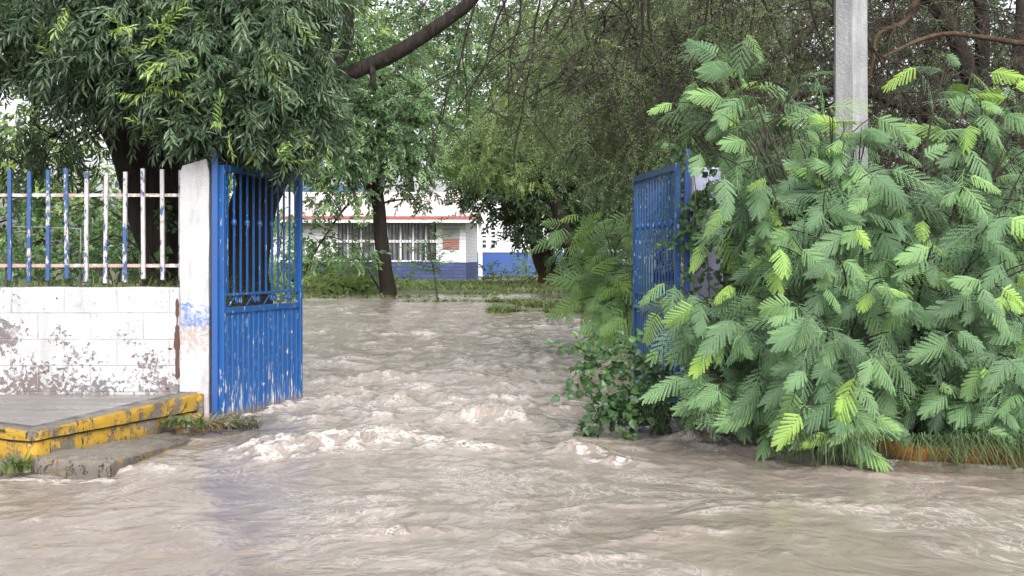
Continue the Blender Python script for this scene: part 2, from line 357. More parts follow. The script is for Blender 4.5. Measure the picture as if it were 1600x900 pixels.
def make_water():
    ny, nx, no = 900, 960, 40
    rowY = np.geomspace(3.6, 64, ny)[:, None]; e = 1.4 + .45 * rowY
    k = np.linspace(0, 1, no + 1)[1:][None] ** 2 * 26
    X = np.concatenate([(-e - k)[:, ::-1], np.linspace(-1, 1, nx)[None] * e, e + k], 1); Y = np.repeat(rowY, X.shape[1], 1)
    w = sm(8.6, 10.6, Y + .25 * fbm(X * .8, Y * .8, 2, 2))              # 1 in the yard, 0 in the street
    Yc = Y - 9.3
    wx = .35 * fbm(X * .5, Y * .5, 3, 31); wy = .26 * fbm(X * .45 + 9, Y * .6, 3, 37) + .05 * fbm(X * 2.1, Y * 2.4, 2, 33)
    fx, fy = X + .3, np.maximum(14.5 - Y, .5); fr, fth = np.hypot(fx, fy), np.arctan2(fx, fy)
    s = w * (14.5 - Y) + (1 - w) * fr + wx; n = w * X * 1.3 + (1 - w) * fth * 7 + wy
    rapid = sm(8.9, 10.0, Y) * (1 - .5 * sm(16, 25, Y)) * (.8 + .5 * fbm(X * .6, Y * .4, 2, 71)) * (1 - .85 * sm(25, 31, Y))
    rapid = np.maximum(rapid, .45 * sm(7.9, 9, Y) * sm(2.2, .4, np.abs(X - .2)) * (1 - sm(10, 12, Y)))
    st = 1 - w
    ux = X + .22 * fbm(X * 1.3, Y * 1.1, 3, 3); uy = Y + .22 * fbm(X * 1.2 + 5, Y * 1.2, 3, 6)
    crest = lambda q: q + .9 * np.maximum(q, 0) ** 2
    ch = crest(1.5 * fbm(ux * 1.5, uy * 1.25, 2, 11)); ch2 = crest(1.4 * fbm(ux * 4.2, uy * 2.9, 2, 23)); ch3 = fbm(ux * 10, uy * 6.5, 2, 29)
    near = 1 - .6 * sm(13, 20, Y)
    z = rapid * (.035 * near * ch + .018 * ch2 * (.6 + .4 * near) + .008 * ch3)
    z = z + (1 - sm(26, 34, Y) * .8) * .007 * fbm(X * 3, Y * 3.5, 2, 15)
    st1 = fbm(s * .8 + .5 * wy, n * 1.1, 3, 41); st2 = fbm(s * 2.0 + wy, n * 2.9, 3, 47); st3 = fbm(s * 5.5, n * 7.5, 2, 53)
    z = z + st * (.028 * st1 + .009 * st2 + .0025 * st3)
    foam = rapid * (.13 + .52 * sm(.1, 1.1, .5 * ch + .5 * ch2 + .6 * ch3)) + st * .38 * sm(.25, .75, .7 * st1 + .6 * st2 + .3 * st3)
    Wf = F * (H - .02)
    for (px, py, hl, hh, th, sl, fo) in WAVES:
        Yw = Wf / (py - HZ); Yw = F * (H - float(wlevel(0, np.array(Yw)))) / (py - HZ); Xw = (px - 800) / F * Yw; L = hl / F * Yw
        i0, i1 = np.searchsorted(rowY[:, 0], [Yw - 1.6, Yw + 1.6]); sub = np.abs(X[i0:i1] - Xw) < 2.4 * L
        x = X[i0:i1][sub]; y = Y[i0:i1][sub]
        dx = x - Xw; dy = y - Yw - sl * dx + .16 * fbm(x * 3 + px, y * 2, 4, 5)
        m = np.exp(-(dx / L) ** 2); tur = fbm(x * 9 + px, y * 8, 3, 81)
        k = m * np.exp(-(np.where(dy < 0, dy / (th * .5), dy / (th * 1.25))) ** 2) * (.8 + .45 * tur)
        zz = z[i0:i1]; zz[sub] += .95 * hh * k + .012 * m * np.exp(-(dy / th) ** 2) * (.5 + fbm(x * 13, y * 10, 3, 61)) * fo
        ff = foam[i0:i1]; ff[sub] += .75 * fo * m * np.exp(-((dy + th * .25) / (th * .9)) ** 2) * sm(-.3, .5, fbm(x * 8 + px, y * 7, 4, 91))
    z = z + wlevel(X, Y)
    foam = foam + .8 * np.exp(-((Y - 7.70 - .05 * fbm(X * 6, X * 0, 3, 4)) / .07) ** 2) * sm(-2.1, -2.35, X) * sm(-.3, .3, fbm(X * 9, Y * 12, 3, 8))
    for (ax, ay), (bx_, by_) in (((-2.2, 10.17), (-1.81, 11.5)), ((1.262, 10.22), (1.10, 12.0)), ((1.5, 9.3), (2.35, 8.35)), ((2.4, 8.25), (3.4, 7.95)), ((-2.45, 10.1), (-2.25, 9.75))):   # the flow breaks and piles up along what it meets
        i0, i1 = np.searchsorted(rowY[:, 0], [min(ay, by_) - .5, max(ay, by_) + .5]); x, y = X[i0:i1], Y[i0:i1]; vx, vy = bx_ - ax, by_ - ay
        q = np.clip(((x - ax) * vx + (y - ay) * vy) / (vx * vx + vy * vy), 0, 1); dd = np.hypot(x - ax - q * vx, y - ay - q * vy) + .06 * fbm(x * 6, y * 6, 3, 13)
        foam[i0:i1] += .8 * np.exp(-(dd / .11) ** 2) * sm(-.35, .35, fbm(x * 8, y * 7, 3, 17)); z[i0:i1] += .022 * np.exp(-(dd / .10) ** 2)
    m = MB(); m.add(np.stack([X, Y, z], -1), grid_faces(*X.shape))
    t = NT('muddy_water')
    fa = t.n('Attribute', attribute_name='foam').outputs['Fac']; fl = t.n('Attribute', attribute_name='flow').outputs['Vector']
    ra = t.n('Attribute', attribute_name='tint').outputs['Fac']
    P_ = t.pos()
    n1 = t.noise(t.mapped(fl, (1.5, 2.3, 1)), 2.6, 4, .5, .9); n2 = t.noise(t.mapped(fl, (1.0, 1.7, 1)), 5.0, 5, .55, 1.5)
    n3 = t.noise(t.mapped(P_, (1, .8, 1)), 12, 6, .66, 1.4); n4 = t.noise(t.mapped(fl, (.8, 1.2, 1)), 1.0, 5, .6, 1.0); n5 = t.noise(t.mapped(P_, (1, .7, 1)), 5.5, 5, .6, 1.6)
    vein = lambda nn, k: t.rng(t.math('SUBTRACT', 1.0, t.math('MULTIPLY', t.math('ABSOLUTE', t.math('SUBTRACT', nn, .5)), k)), .1, 1.0)
    body = t.rng(t.math('ADD', t.math('MULTIPLY', fa, .5), n3), .82, 1.22)                        # froth proper
    lace = t.math('MULTIPLY', t.math('MAXIMUM', vein(n3, 9.0), vein(n5, 11.0)), t.rng(fa, .06, .55))     # thin bubbles drawn into veins; their pale colour also imitates sky glints
    lines = t.math('MULTIPLY', vein(n2, 14.0), t.rng(n4, .46, .62))                                # foam threads on the street
    br = t.math('MAXIMUM', t.math('MAXIMUM', body, t.math('MULTIPLY', lace, .75)), t.math('MULTIPLY', lines, .5))
    mud = t.mix(t.rng(n4, .34, .66), (.208, .176, .150), (.244, .210, .183)); mud = t.mix(t.math('MULTIPLY', t.rng(n1, .45, .75), .4), mud, (.31, .265, .232))
    mud = t.mix(t.math('MULTIPLY', t.rng(fa, .03, .4), .8), mud, t.mix(t.rng(n5, .4, .62), (.135, .103, .082), (.24, .20, .17)))  # mud darkened in the rapids: brown shade of the chop put into the colour
    t.col(t.mix(t.math('MULTIPLY', t.math('MAXIMUM', t.math('MULTIPLY', lace, .75), t.math('MULTIPLY', lines, .32)), .95), t.mix(t.math('MULTIPLY', body, .85), mud, t.mix(t.rng(n3, .40, .62), (.26, .213, .18), (.47, .42, .385))), (.60, .57, .555)))
    b = t.math('ADD', t.math('MULTIPLY', n1, .9), t.math('MULTIPLY', n2, .35)); b = t.math('ADD', b, t.math('MULTIPLY', n5, t.rng(fa, 0, .4, .15, .9))); b = t.math('ADD', b, t.math('MULTIPLY', br, .12))
    t.bump(b, .026, .8)
    t.set(Roughness=t.rng(br, 0, 1, .07, .5), IOR=1.33, Specular_IOR_Level=.5)
    o = m.build('water', t.m, None, True); me = o.data
    a = me.attributes.new('foam', 'FLOAT', 'POINT'); a.data.foreach_set('value', np.clip(foam, 0, 1.3).astype(np.float32).ravel())
    a = me.attributes.new('flow', 'FLOAT_VECTOR', 'POINT'); a.data.foreach_set('vector', np.stack([s, n, 0 * s], -1).astype(np.float32).ravel())
    kind(o, 'structure')
make_water()

# ------------------------------------------------------------------ pavements, kerbs
m = MB()
PL = [(-2.36, 10.14), (-9, 10.14), (-9, 8.35), (-4.2, 8.35), (-3.2, 8.24), (-2.83, 7.95)]
m.prism(PL[::-1][::-1], -.3, .235)
kind(m.build('pavement', M['pave']), 'structure')
def strip_face(path, z0, z1, out, seed, thick=.09, n=60, amp=.012, top_t=0.0, face_t=1.0):
    """a rough kerb course along a path: visible face, worn upper edge and top"""
    path = np.array(path, float); d = np.concatenate([[0], np.cumsum(np.linalg.norm(np.diff(path, axis=0), axis=1))]); u = np.linspace(0, d[-1], n)
    P = np.stack([np.interp(u, d, path[:, i]) for i in range(2)], -1)
    T = unit(np.gradient(P, axis=0)); N = np.stack([T[:, 1], -T[:, 0]], -1) * out
    z0 = np.interp(u / d[-1], np.linspace(0, 1, len(z0)), z0); z1 = np.interp(u / d[-1], np.linspace(0, 1, len(z1)), z1)
    nz = lambda k: amp * (2.2 * pn(u * 6 + k, u * 0 + seed) + 1.6 * pn(u * 17 + k, u * 0 + seed + .5))
    rows = [(z0, nz(1), face_t), (z0 * .6 + z1 * .4, nz(2), face_t), (z0 * .25 + z1 * .75, nz(3), face_t), (z1 - .012 + nz(7) * .4, nz(4) - .004, face_t), (z1 + nz(5) * .3, nz(6) - .02, top_t), (z1 + nz(5) * .3, 0 * u - thick, top_t), (z0, 0 * u - thick, top_t)]
    V = np.stack([np.concatenate([P + N * o[:, None], z[:, None]], -1) for z, o, _ in rows], 0)
    tt = np.stack([np.full(n, q) for _, _, q in rows]); mb = MB(); mb.add(V, grid_faces(len(rows), n), tt.ravel())
    for j in (0, n - 1): mb.add(V[:, j], [[0, 1, 2, 3], [0, 3, 4, 6], [4, 5, 6, 6]][:2] , tt[:, j]); mb.add(V[:, j], [[4, 5, 6]], tt[:, j])
    return mb
kp = [(-2.34, 10.06), (-2.78, 7.9)]
kp2 = [(-2.80, 7.88), (-3.2, 8.17), (-4.2, 8.28), (-9, 8.28)]
k = thing('kerb', 'broken yellow painted concrete kerb beside the white wall, cracked along its length', 'kerb', (-2.6, 9, 0))
KP = [(-2.34, 10.06), (-2.76, 8.0), (-2.785, 7.90), (-2.84, 7.88), (-3.2, 8.17), (-4.2, 8.28), (-9, 8.28)]
strip_face(KP, [.128, .165, .198, .165, .15, .15, .15, .15, .15], [.262, .256, .252, .25, .25], -1, 3.3, thick=.14, n=240, amp=.006).build('upper_course', M['kerb'], k, True)
strip_face([(p[0] - .012, p[1] + .014) for p in KP], [-.2, -.2], [.120, .156, .188, .156, .142, .142, .142, .142, .142], -1, 8.7, thick=.14, n=240, amp=.007).build('lower_course', M['kerb'], k, True)
m = MB(); m.box((-2.34, 10.07, .10), (.055, .05, .3), tint=1, bev=.008); m.build('end_stop', M['kerb'], k)
# the low sloping step in front of the kerb
m = MB()
nx_, ny_ = 24, 40
a0, a1, b0, b1 = np.array([-2.80, 7.84]), np.array([-2.33, 7.80]), np.array([-2.42, 9.55]), np.array([-2.22, 9.30])
U, Vv = np.meshgrid(np.linspace(0, 1, nx_), np.linspace(0, 1, ny_))
P = (a0 * (1 - U[..., None]) + a1 * U[..., None]) * (1 - Vv[..., None]) + (b0 * (1 - U[..., None]) + b1 * U[..., None]) * Vv[..., None]
P = P + .012 * np.stack([fbm(U * 6, Vv * 9, 3, 1), fbm(U * 6, Vv * 9, 3, 2)], -1)
Z = .112 - .010 * U - .078 * Vv + .016 * fbm(U * 5, Vv * 8, 4, 4) - .02 * sm(.9, 1, U) - .012 * sm(.07, 0, Vv)
m.add(np.concatenate([P, Z[..., None]], -1), grid_faces(ny_, nx_), 0.0)
fr = P[0]; zf = Z[0]
m.add(np.concatenate([np.concatenate([fr, zf[:, None]], -1), np.concatenate([fr + [0, -.015], zf[:, None] * 0 - .3], -1)]), [[i + nx_, i + 1 + nx_, i + 1, i] for i in range(nx_ - 1)], 0.35)
rt = P[:, -1]; zr = Z[:, -1]
m.add(np.concatenate([np.concatenate([rt, zr[:, None]], -1), np.concatenate([rt + [.02, 0], zr[:, None] * 0 - .3], -1)]), [[i + ny_, i + 1 + ny_, i + 1, i] for i in range(ny_ - 1)], 1.0)
tag(m.build('concrete_step', M['kerb_low']), 'low worn concrete step below the yellow kerb, washed by the flood', 'step')
m = MB(); m.prism([(-3.35, 7.62), (-2.95, 7.72), (-3.0, 7.98), (-3.5, 8.1)], -.3, [.06, -.02, .07, .16], tint=.3)
tag(m.build('kerb_block', M['kerb_low']), 'slanted grey broken kerb block at the left end of the yellow kerb', 'kerb block')
# right side
m = MB(); m.prism([(1.66, 10.6), (1.66, 10.1), (2.46, 8.36), (9, 8.2), (9, 10.6)], -.3, .10)
kind(m.build('pavement', M['pave']), 'structure')
k = strip_face([(1.66, 10.1), (2.42, 8.42), (2.52, 8.28), (3.4, 8.02), (9, 8.0)], [-.3, -.3], [.13, .13, .125], 1, 6.1, thick=.16, n=90, amp=.01).build('kerb', M['kerb_orange'], None, True)
tag(k, 'orange and yellow painted kerb half drowned under the feathery shrub', 'kerb')

# ------------------------------------------------------------------ left wall, pillar, railing
WY = 10.2
m = MB(); x0, x1 = -9.0, at(281, 0, WY)[0]
n = 120; X = np.linspace(x0, x1, n); ztop = at(0, 449, WY)[2] + .006 * fbm(X * 3, X * 0, 3, 2)
yf = WY + .002 * fbm(X * 5, X * 0, 2, 3)
prof = [(yf, 0 * X + .0), (yf, ztop - .012), (yf + .012, ztop), (0 * X + WY + .15, ztop), (0 * X + WY + .15, 0 * X)]
V = np.stack([np.stack([X, y, z], -1) for y, z in prof]); m.add(V, grid_faces(5, n)); m.add(V[:, -1], [[0, 1, 3, 4], [1, 2, 3, 3]][:1]); m.add(V[:, -1], [[1, 2, 3]])
W = thing('block_wall', 'low white block wall with paint flaking off, under the picket railing', 'wall', (-4, WY, .2))
m.build('blocks', M['wall'], W)
m = MB(); mm = plain('crack_brown', (.07, .035, .03), .9)
zc = np.linspace(.34, .96, 26); wd = .012 + .012 * np.abs(pn(zc * 9, zc * 0 + 3)) * 2; wd[10:15] *= 1.5; wd[17:20] *= .3; wd[0] = wd[-1] = .002
xc = at(277, 0, WY)[0] + .006 * pn(zc * 14, zc * 0)
m.add(np.concatenate([np.stack([xc - wd, 0 * zc + WY - .004, zc], -1), np.stack([xc + wd, 0 * zc + WY - .004, zc], -1)]), [[i, 26 + i, 27 + i, i + 1] for i in range(25)])
for (px, py, w_, h_) in [(266, 545, .02, .007), (262, 607, .016, .01), (89, 466, .007, .008), (69, 581, .012, .01)]:
    c = at(px, py, WY); an = np.linspace(0, 2 * math.pi, 10, endpoint=False)
    m.add([[c[0] + w_ * math.cos(a) * random.uniform(.8, 1.2), WY - .004, c[2] + h_ * math.sin(a)] for a in an] + [[c[0], WY - .004, c[2]]], [[i, (i + 1) % 10, 10] for i in range(10)])
m.build('crack', mm, W)
m = MB(); px0, px1 = at(283, 0, WY)[0] + .002, at(328, 0, WY)[0]
z = np.linspace(-.2, at(0, 256, WY)[2], 34); ring = []
for zz in z:
    q = .006 * pn(zz * 5 + np.arange(4) * 9.1, np.zeros(4) + zz)
    top = zz > z[-2]
    a = .018 if top else 0
    ring += [[px0 + q[0] + a, WY - .04 + q[1], zz - a], [px1 + q[2] - a, WY - .04 + q[1], zz + a * 2], [px1 + q[2] - a, WY + .17, zz], [px0 + q[0] + a, WY + .17, zz]]
Q = [[4 * i + j, 4 * i + (j + 1) % 4, 4 * i + 4 + (j + 1) % 4, 4 * i + 4 + j] for i in range(33) for j in range(4)] + [[132, 133, 134, 135]]
m.add(ring, Q); tag(m.build('gate_pillar', M['pillar']), 'white concrete gate pillar with a blue paint stain and peeling foot', 'pillar')

rl = thing('picket_railing', 'metal railing of worn blue and white pickets on top of the block wall', 'railing', (-4, WY + .05, 1.05))
for py, th in ((305, .024), (415, .026)):
    m = MB(); zz = at(0, py, WY + .09)[2]; m.box(((x0 + px0) / 2, WY + .088, zz), (px0 - x0 - .002, .02, th)); m.build('rail', M['rail'], rl)
first = None
for i in range(15):
    px = 281 - 30.05 * i
    if i == 0: px = 279.5
    p = at(px, 0, WY)
    if first is None:
        m = MB(); z0, z1 = at(0, 439, WY)[2], at(0, 265, WY)[2]; m.box((p[0], WY + .06, (z0 + z1) / 2), (.030, .030, z1 - z0), bev=.003); first = m.build('picket', M['picket'], rl); fx = p[0]
    else:
        c = first.copy(); COL.objects.link(c); c.location.x += p[0] - fx; c.location.z += random.uniform(-.008, .008); c.rotation_euler.y = random.uniform(-.012, .012)
        c.location.y += random.uniform(-.003, .003)
for px in (10, 125.5, 280, -110):
    m = MB(); p = at(px, 0, WY + .12); m.box((p[0], WY + .118, 1.17), (.014, .014, .27)); m.build('support', M['dark_steel'], rl)
m = MB(); m.tubes([at(10, 353.5, WY + .12), at(70, 355, WY + .12), at(127, 357.5, WY + .12)], [.0035] * 3, 5); m.tubes([at(126, 357, WY + .12), at(126, 410, WY + .12)], [.005] * 2, 5); m.build('brace', M['brace'], rl)

# ------------------------------------------------------------------ gate leaves
def gate_leaf(h, e, label, z0, z1, zm, nbars, panel_t=.02):
    h = np.array(h, float); e = np.array(e, float); L = np.linalg.norm(e - h); d = (e - h) / L; nrm = np.array([d[1], -d[0]])
    rz = math.atan2(d[1], d[0]); G = thing('gate_leaf', label, 'gate', (h[0], h[1], z0))
    p = lambda u, z, o=0.0: np.array([*(h + d * u + nrm * o), z])
    m = MB(); s = .045
    m.box(p(.024, (z0 + z1) / 2), (s, s, z1 - z0), rz, bev=.004); m.box(p(L - .024, (z0 + z1) / 2), (s, s, z1 - z0), rz, bev=.004)
    for zz, hh in ((z1 - .024, .05), (zm - .02, .045), (z0 + .03, .05)): m.box(p(L / 2, zz), (L - .1, s - .005, hh), rz)
    zs = zm + .10
    m.box(p(L / 2, zs), (L - .1, .02, .018), rz)
    m.build('frame', M['blue_gate'], G)
    sp = (L - .1) / nbars
    for i in range(nbars):
        u = .05 + sp * (i + .5)
        m = MB(); m.box(p(u, (zs + z1 - .05) / 2), (.0135, .0135, z1 - zs - .06), rz); b = m.build('bar', M['blue_gate'], G)
        if i % 2:
            m = MB(); zk = zs + (z1 - zs) * .56; a = np.linspace(0, math.pi, 7)
            P = np.array([p(u, zk + .03 * -math.cos(t)) for t in a]); m.tubes(P, .004 + .016 * np.sin(a), 8); m.build('knob', M['blue_gate'], b, True)
    # scroll strip: four scrolls and slanting rods
    for i in range(4):
        u = .1 + (L - .2) * (i + .62) / 4; m = MB(); a = np.linspace(0, 4.6 * math.pi, 46); r = .004 + .026 * (a / a[-1])
        for sg in (-1, 1):
            P = np.array([p(u + sg * (.028 + rr * math.cos(t) * .8), zm + .052 + rr * math.sin(t)) for t, rr in zip(a, r)]); m.tubes(P, np.full(46, .0055), 5)
        m.build('scroll', M['blue_gate'], G, True)
        m = MB(); m.bar(p(u - .17, zm + .006), p(u - .06, zm + .088), .009); m.build('brace', M['blue_gate'], G)
    # ribbed sheet
    nr = int(L / .0105) * 2; u = np.linspace(.047, L - .047, nr); ph = (u / .086) % 1
    off = .008 * (sm(.0, .14, ph) - sm(.50, .64, ph))
    up = np.array([p(a, zm - .042, o) for a, o in zip(u, off)]); lo = np.array([p(a, z0 + .055, o) for a, o in zip(u, off)])
    m = MB(); m.add(np.concatenate([up, lo]), [[nr + i, nr + i + 1, i + 1, i] for i in range(nr - 1)])
    m.build('ribbed_sheet', M['blue_gate'], G)
    return G
gate_leaf((-2.205, 10.17), (-1.81, 11.5), 'blue steel gate leaf with scraped paint, standing open beside the white pillar', .0, 1.972, .885, 12)
gate_leaf((1.262, 10.22), (1.10, 12.0), 'blue steel gate leaf half covered by vines, beside the feathery shrub', -.04, 1.985, .86, 14)
def post(x, y, z0, z1, label, w=.05):
    m = MB(); m.box((x, y, (z0 + z1) / 2), (w, w, z1 - z0), bev=.004); tag(m.build('gate_post', M['blue_post']), label, 'post')
M['blue_post'] = paint_mat('blue_post_paint', (.0075, .043, .165), WHITE, RUST, .97, scale=20, bright=(.011, .062, .225))
post(at(335, 0, 10.14)[0], 10.17, -.1, at(0, 236, 10.17)[2], 'thin blue steel hinge post fixed to the white pillar', .048)
post(at(1074, 0, 10.17)[0], 10.2, -.1, at(0, 232, 10.17)[2], 'blue steel hinge post with vines climbing it', .045)
m = MB(); m.box((1.50, 10.42, .95), (.24, .24, 2.02), bev=.015); tag(m.build('gate_pillar', M['lavender']), 'faded lavender gate pillar behind the vines', 'pillar')

# ------------------------------------------------------------------ concrete street pole
m = MB(); c = at(1329, 0, 9.5); N = 8
zs = np.linspace(0, 8, 9); rr = .139 - .005 * zs
ring = [[c[0] + r * math.cos(a), 9.5 + r * math.sin(a), z] for z, r in zip(zs, rr) for a in (np.arange(6) * math.pi / 3 - math.pi / 2 - .13)]
m.add(ring, [[6 * i + j, 6 * i + (j + 1) % 6, 6 * i + 6 + (j + 1) % 6, 6 * i + 6 + j] for i in range(8) for j in range(6)]); m.add(ring[-6:], [[0, 1, 2, 3], [0, 3, 4, 5]])
tag(m.build('utility_pole', M['concrete']), 'grey faceted concrete utility pole rising out of the feathery shrub', 'pole')

# ------------------------------------------------------------------ buildings
def brick_paint(name, c, bw, rh, mortar=.012, var=.12, dirt=.1):
    t = NT(name); p = t.pos(); X, Y, Z = t.xyz(p); cv = t.n('CombineXYZ'); t.l(t.math('ADD', X, Y), cv.inputs[0]); t.l(Z, cv.inputs[1])
    br = t.n('TexBrick'); t.l(cv.outputs[0], br.inputs[0])
    for k, v in (('Scale', 1.0), ('Mortar Size', mortar), ('Mortar Smooth', .3), ('Brick Width', bw), ('Row Height', rh)): br.inputs[k].default_value = v
    br.inputs['Color1'].default_value = (*[x * (1 - var) for x in c], 1); br.inputs['Color2'].default_value = (*[min(1, x * (1 + var)) for x in c], 1); br.inputs['Mortar'].default_value = (*[x * .8 for x in c], 1)
    t.col(t.mix(t.math('MULTIPLY', t.rng(t.noise(p, 1.7, 6, .7), .5, .75), dirt * 3), br.outputs['Color'], tuple(x * .6 + .03 for x in c)))
    t.bump(t.math('MULTIPLY', br.outputs['Fac'], -1.0), .012); return t.set(Roughness=.6)
M['wbrick'] = brick_paint('white_painted_brick', (.50, .51, .52), .34, .125)
M['bbrick'] = brick_paint('blue_painted_brick', (.022, .038, .115), .34, .125, var=.25)
def roof_mat():
    t = NT('pink_white_roof'); p = t.pos(); X, Y, Z = t.xyz(p); n = t.noise(t.mapped(p, (.6, 1, 3)), 1.5, 6, .65)
    w = t.n('TexWave', wave_type='BANDS', bands_direction='Z'); w.inputs['Scale'].default_value = 1.9; w.inputs['Distortion'].default_value = .6; t.l(p, w.inputs[0])
    c = t.ramp(n, [(.3, (.46, .37, .37)), (.7, (.55, .49, .49))]); t.col(t.mix(t.math('MULTIPLY', t.rng(w.outputs['Fac'], .8, .95), .35), c, (.30, .23, .24))); return t.set(Roughness=.7)
M['roof'] = roof_mat()
M['red'] = plain('red_fascia', (.27, .06, .055), .5)
M['white_trim'] = plain('white_trim', (.55, .55, .55), .5, .06)
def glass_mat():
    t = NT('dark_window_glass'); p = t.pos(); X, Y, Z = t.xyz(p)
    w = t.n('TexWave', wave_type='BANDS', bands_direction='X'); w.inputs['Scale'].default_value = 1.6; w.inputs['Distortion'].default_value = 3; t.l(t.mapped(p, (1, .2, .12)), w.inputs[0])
    n = t.noise(p, .9, 3); c = t.mix(t.math('MULTIPLY', t.rng(n, .42, .6), w.outputs['Fac']), (.018, .02, .024), (.20, .21, .23)); t.col(c); return t.set(Roughness=.12)  # pale curtain and reflection stripes painted into the glass colour
M['glass'] = glass_mat()
SY = 48.0
def sx(px, Y=SY): return (px - 800) / F * Y
def sz(py, Y=SY): return H - (py - HZ) / F * Y
S = thing('school_building', 'single storey white brick building with blue dado, long window and pinkish roof', 'building', (sx(600), SY, .2))
bx0, bx1 = sx(300), sx(728); wx0, wx1 = sx(525), sx(684); wz0, wz1 = sz(409), sz(347); dz = sz(410); top = sz(341)
m = MB()
def wallbox(m, a, b, z0, z1, t=.2): m.box(((a + b) / 2, SY + t / 2, (z0 + z1) / 2), (b - a, t, z1 - z0))
wallbox(m, bx0, wx0, dz, top); wallbox(m, wx1, bx1, dz, top); wallbox(m, wx0, wx1, wz1, top)
ex, ey = sx(746, 53.5), 53.5
m.add([(bx1, SY, dz), (ex, ey, dz), (ex, ey, top), (bx1, SY, top)], [[0, 1, 2, 3]])
m.add([(bx0, SY + 5.5, 0), (bx0, SY, 0), (bx0, SY, top), (bx0, SY + 5.5, top)], [[0, 1, 2, 3]]); m.add([(bx0, ey, 0), (ex, ey, 0), (ex, ey, top), (bx0, ey, top)], [[0, 3, 2, 1]])
m.build('wall', M['wbrick'], S)
m = MB(); m.box(((bx0 + bx1) / 2, SY + .08, (dz + 0) / 2), (bx1 - bx0 + .02, .22, dz)); m.add([(bx1 + .012, SY, 0), (ex + .01, ey, 0), (ex + .01, ey, dz), (bx1 + .012, SY, dz)], [[0, 1, 2, 3]])
m.build('dado', M['bbrick'], S)
m = MB(); m.box((ex + .12, ey - .05, top / 2), (.16, .16, top)); m.build('corner_column', M['white_trim'], S)
ov = .75; rz1 = sz(300, 53)
m = MB(); ey0 = SY - ov; ez = sz(338, ey0)
m.add([(bx0 - .3, ey0, ez), (sx(748, ey0), ey0, ez), (sx(735, 53), 53, rz1), (bx0 - .3, 53, rz1), (bx0 - .3, 58, ez), (sx(748, ey0), 58, ez)], [[0, 1, 2, 3], [3, 2, 5, 4]])
m.add([(bx0 - .3, ey0, ez - .1), (sx(748, ey0), ey0, ez - .1), (sx(748, ey0), SY + 5.6, ez - .1), (bx0 - .3, SY + 5.6, ez - .1)], [[3, 2, 1, 0]])
m.build('roof', M['roof'], S)
m = MB(); m.box(((bx0 - .3 + sx(748, ey0)) / 2, ey0 - .02, ez - .045), (sx(748, ey0) - bx0 + .3, .04, .10)); m.build('fascia', M['red'], S)
m = MB(); m.box(((bx0 - .3 + sx(748, ey0)) / 2, ey0 + .012, ez - .16), (sx(748, ey0) - bx0 + .28, .03, .12)); m.build('eave_board', M['white_trim'], S)
def window(parent, a, b, z0, z1, y, cols, tz, bars=False):
    m = MB(); fw = .055
    for zz in (z0 + fw / 2, z1 - fw / 2): m.box(((a + b) / 2, y, zz), (b - a, .09, fw))
    m.box(((a + b) / 2, y, tz), (b - a - .11, .075, .10))
    for i, u in enumerate(cols): m.box((a + (b - a) * u, y + .003, (z0 + z1) / 2), (.06 if u not in (0, 1) else .055, .08, z1 - z0 - .112))
    fr = m.build('window', M['white_trim'], parent)
    m = MB(); m.box(((a + b) / 2, y + .05, (z0 + z1) / 2), (b - a - .06, .02, z1 - z0 - .06)); m.build('pane', M['glass'], fr)
    if bars:
        m = MB()
        for u in np.linspace(a + .1, b - .1, 30): m.box((u, y - .06, (z0 + z1) / 2), (.016, .016, z1 - z0 - .02))
        m.build('grille', M['dark_steel'], fr)
window(S, wx0, wx1, wz0, wz1, SY + .06, [0.006, .12, .25, .385, .51, .635, .757, .88, .994], sz(377), True)
m = MB(); m.box((sx(705), SY - .04, sz(366)), (.60, .06, .38), bev=.01); pq = m.build('plaque', plain('grey_plaque', (.17, .175, .18), .5), S)
m = MB(); m.box((sx(705), SY - .035, sz(381.5)), (.58, .05, .32)); m.build('brick_inset', brick_paint('red_bricks', (.24, .10, .08), .25, .08), pq)
# the second building behind
BY = 62.0
S2 = thing('white_building', 'plain white building with arched lattice window behind the blue garden wall', 'building', (sx(830, BY), BY, .3))
a, b = sx(752, BY) + .0, sx(775, BY); z0, z1 = sz(389, BY), sz(354, BY); hi = sz(285, BY); X0, X1 = sx(700, BY), sx(980, BY)
m = MB()
for (p, q, r, s_) in ((X0, a, 0, hi), (b, X1, 0, hi), (a, b, z1, hi), (a, b, 0, z0)): m.box(((p + q) / 2, BY + .1, (r + s_) / 2), (q - p, .2, s_ - r))
m.box(((X0 + X1) / 2, BY + 3, hi + .06), (X1 - X0 + .4, 6.6, .12)); m.build('wall', plain('white_render', (.58, .59, .6), .7, .05), S2)
m = MB()
for u in (.03, .36, .5, .64, .97): m.box((a + (b - a) * u, BY + .03, (z0 + z1) / 2), (.05 if u != .5 else .13, .06, z1 - z0))
for v in (.02, .24, .45, .62, .8, .98): m.box(((a + b) / 2, BY + .022, z0 + (z1 - z0) * v), (b - a, .05, .06 if v != .45 else .13))
fr = m.build('window', M['white_trim'], S2)
m = MB(); m.box(((a + b) / 2, BY + .12, (z0 + z1) / 2), (b - a, .02, z1 - z0)); m.build('pane', M['glass'], fr)
GWY = 56.0
g = thing('garden_wall', 'low bright blue garden wall with white coping at the back of the yard', 'wall', (sx(800, GWY), GWY, .3))
m = MB(); m.box((sx(845, GWY), GWY, sz(412, GWY)), (sx(990, GWY) - sx(738, GWY), .16, sz(394, GWY) - sz(430, GWY)))
m.build('blocks', paint_mat('bright_blue_wall', (.016, .052, .205), (.4, .4, .45), (.4, .25, .22), 1.02, 1, 3.0), g)
m = MB(); m.box((sx(845, GWY), GWY, sz(392, GWY)), (sx(990, GWY) - sx(738, GWY) + .05, .24, .12)); m.build('coping', M['white_trim'], g)
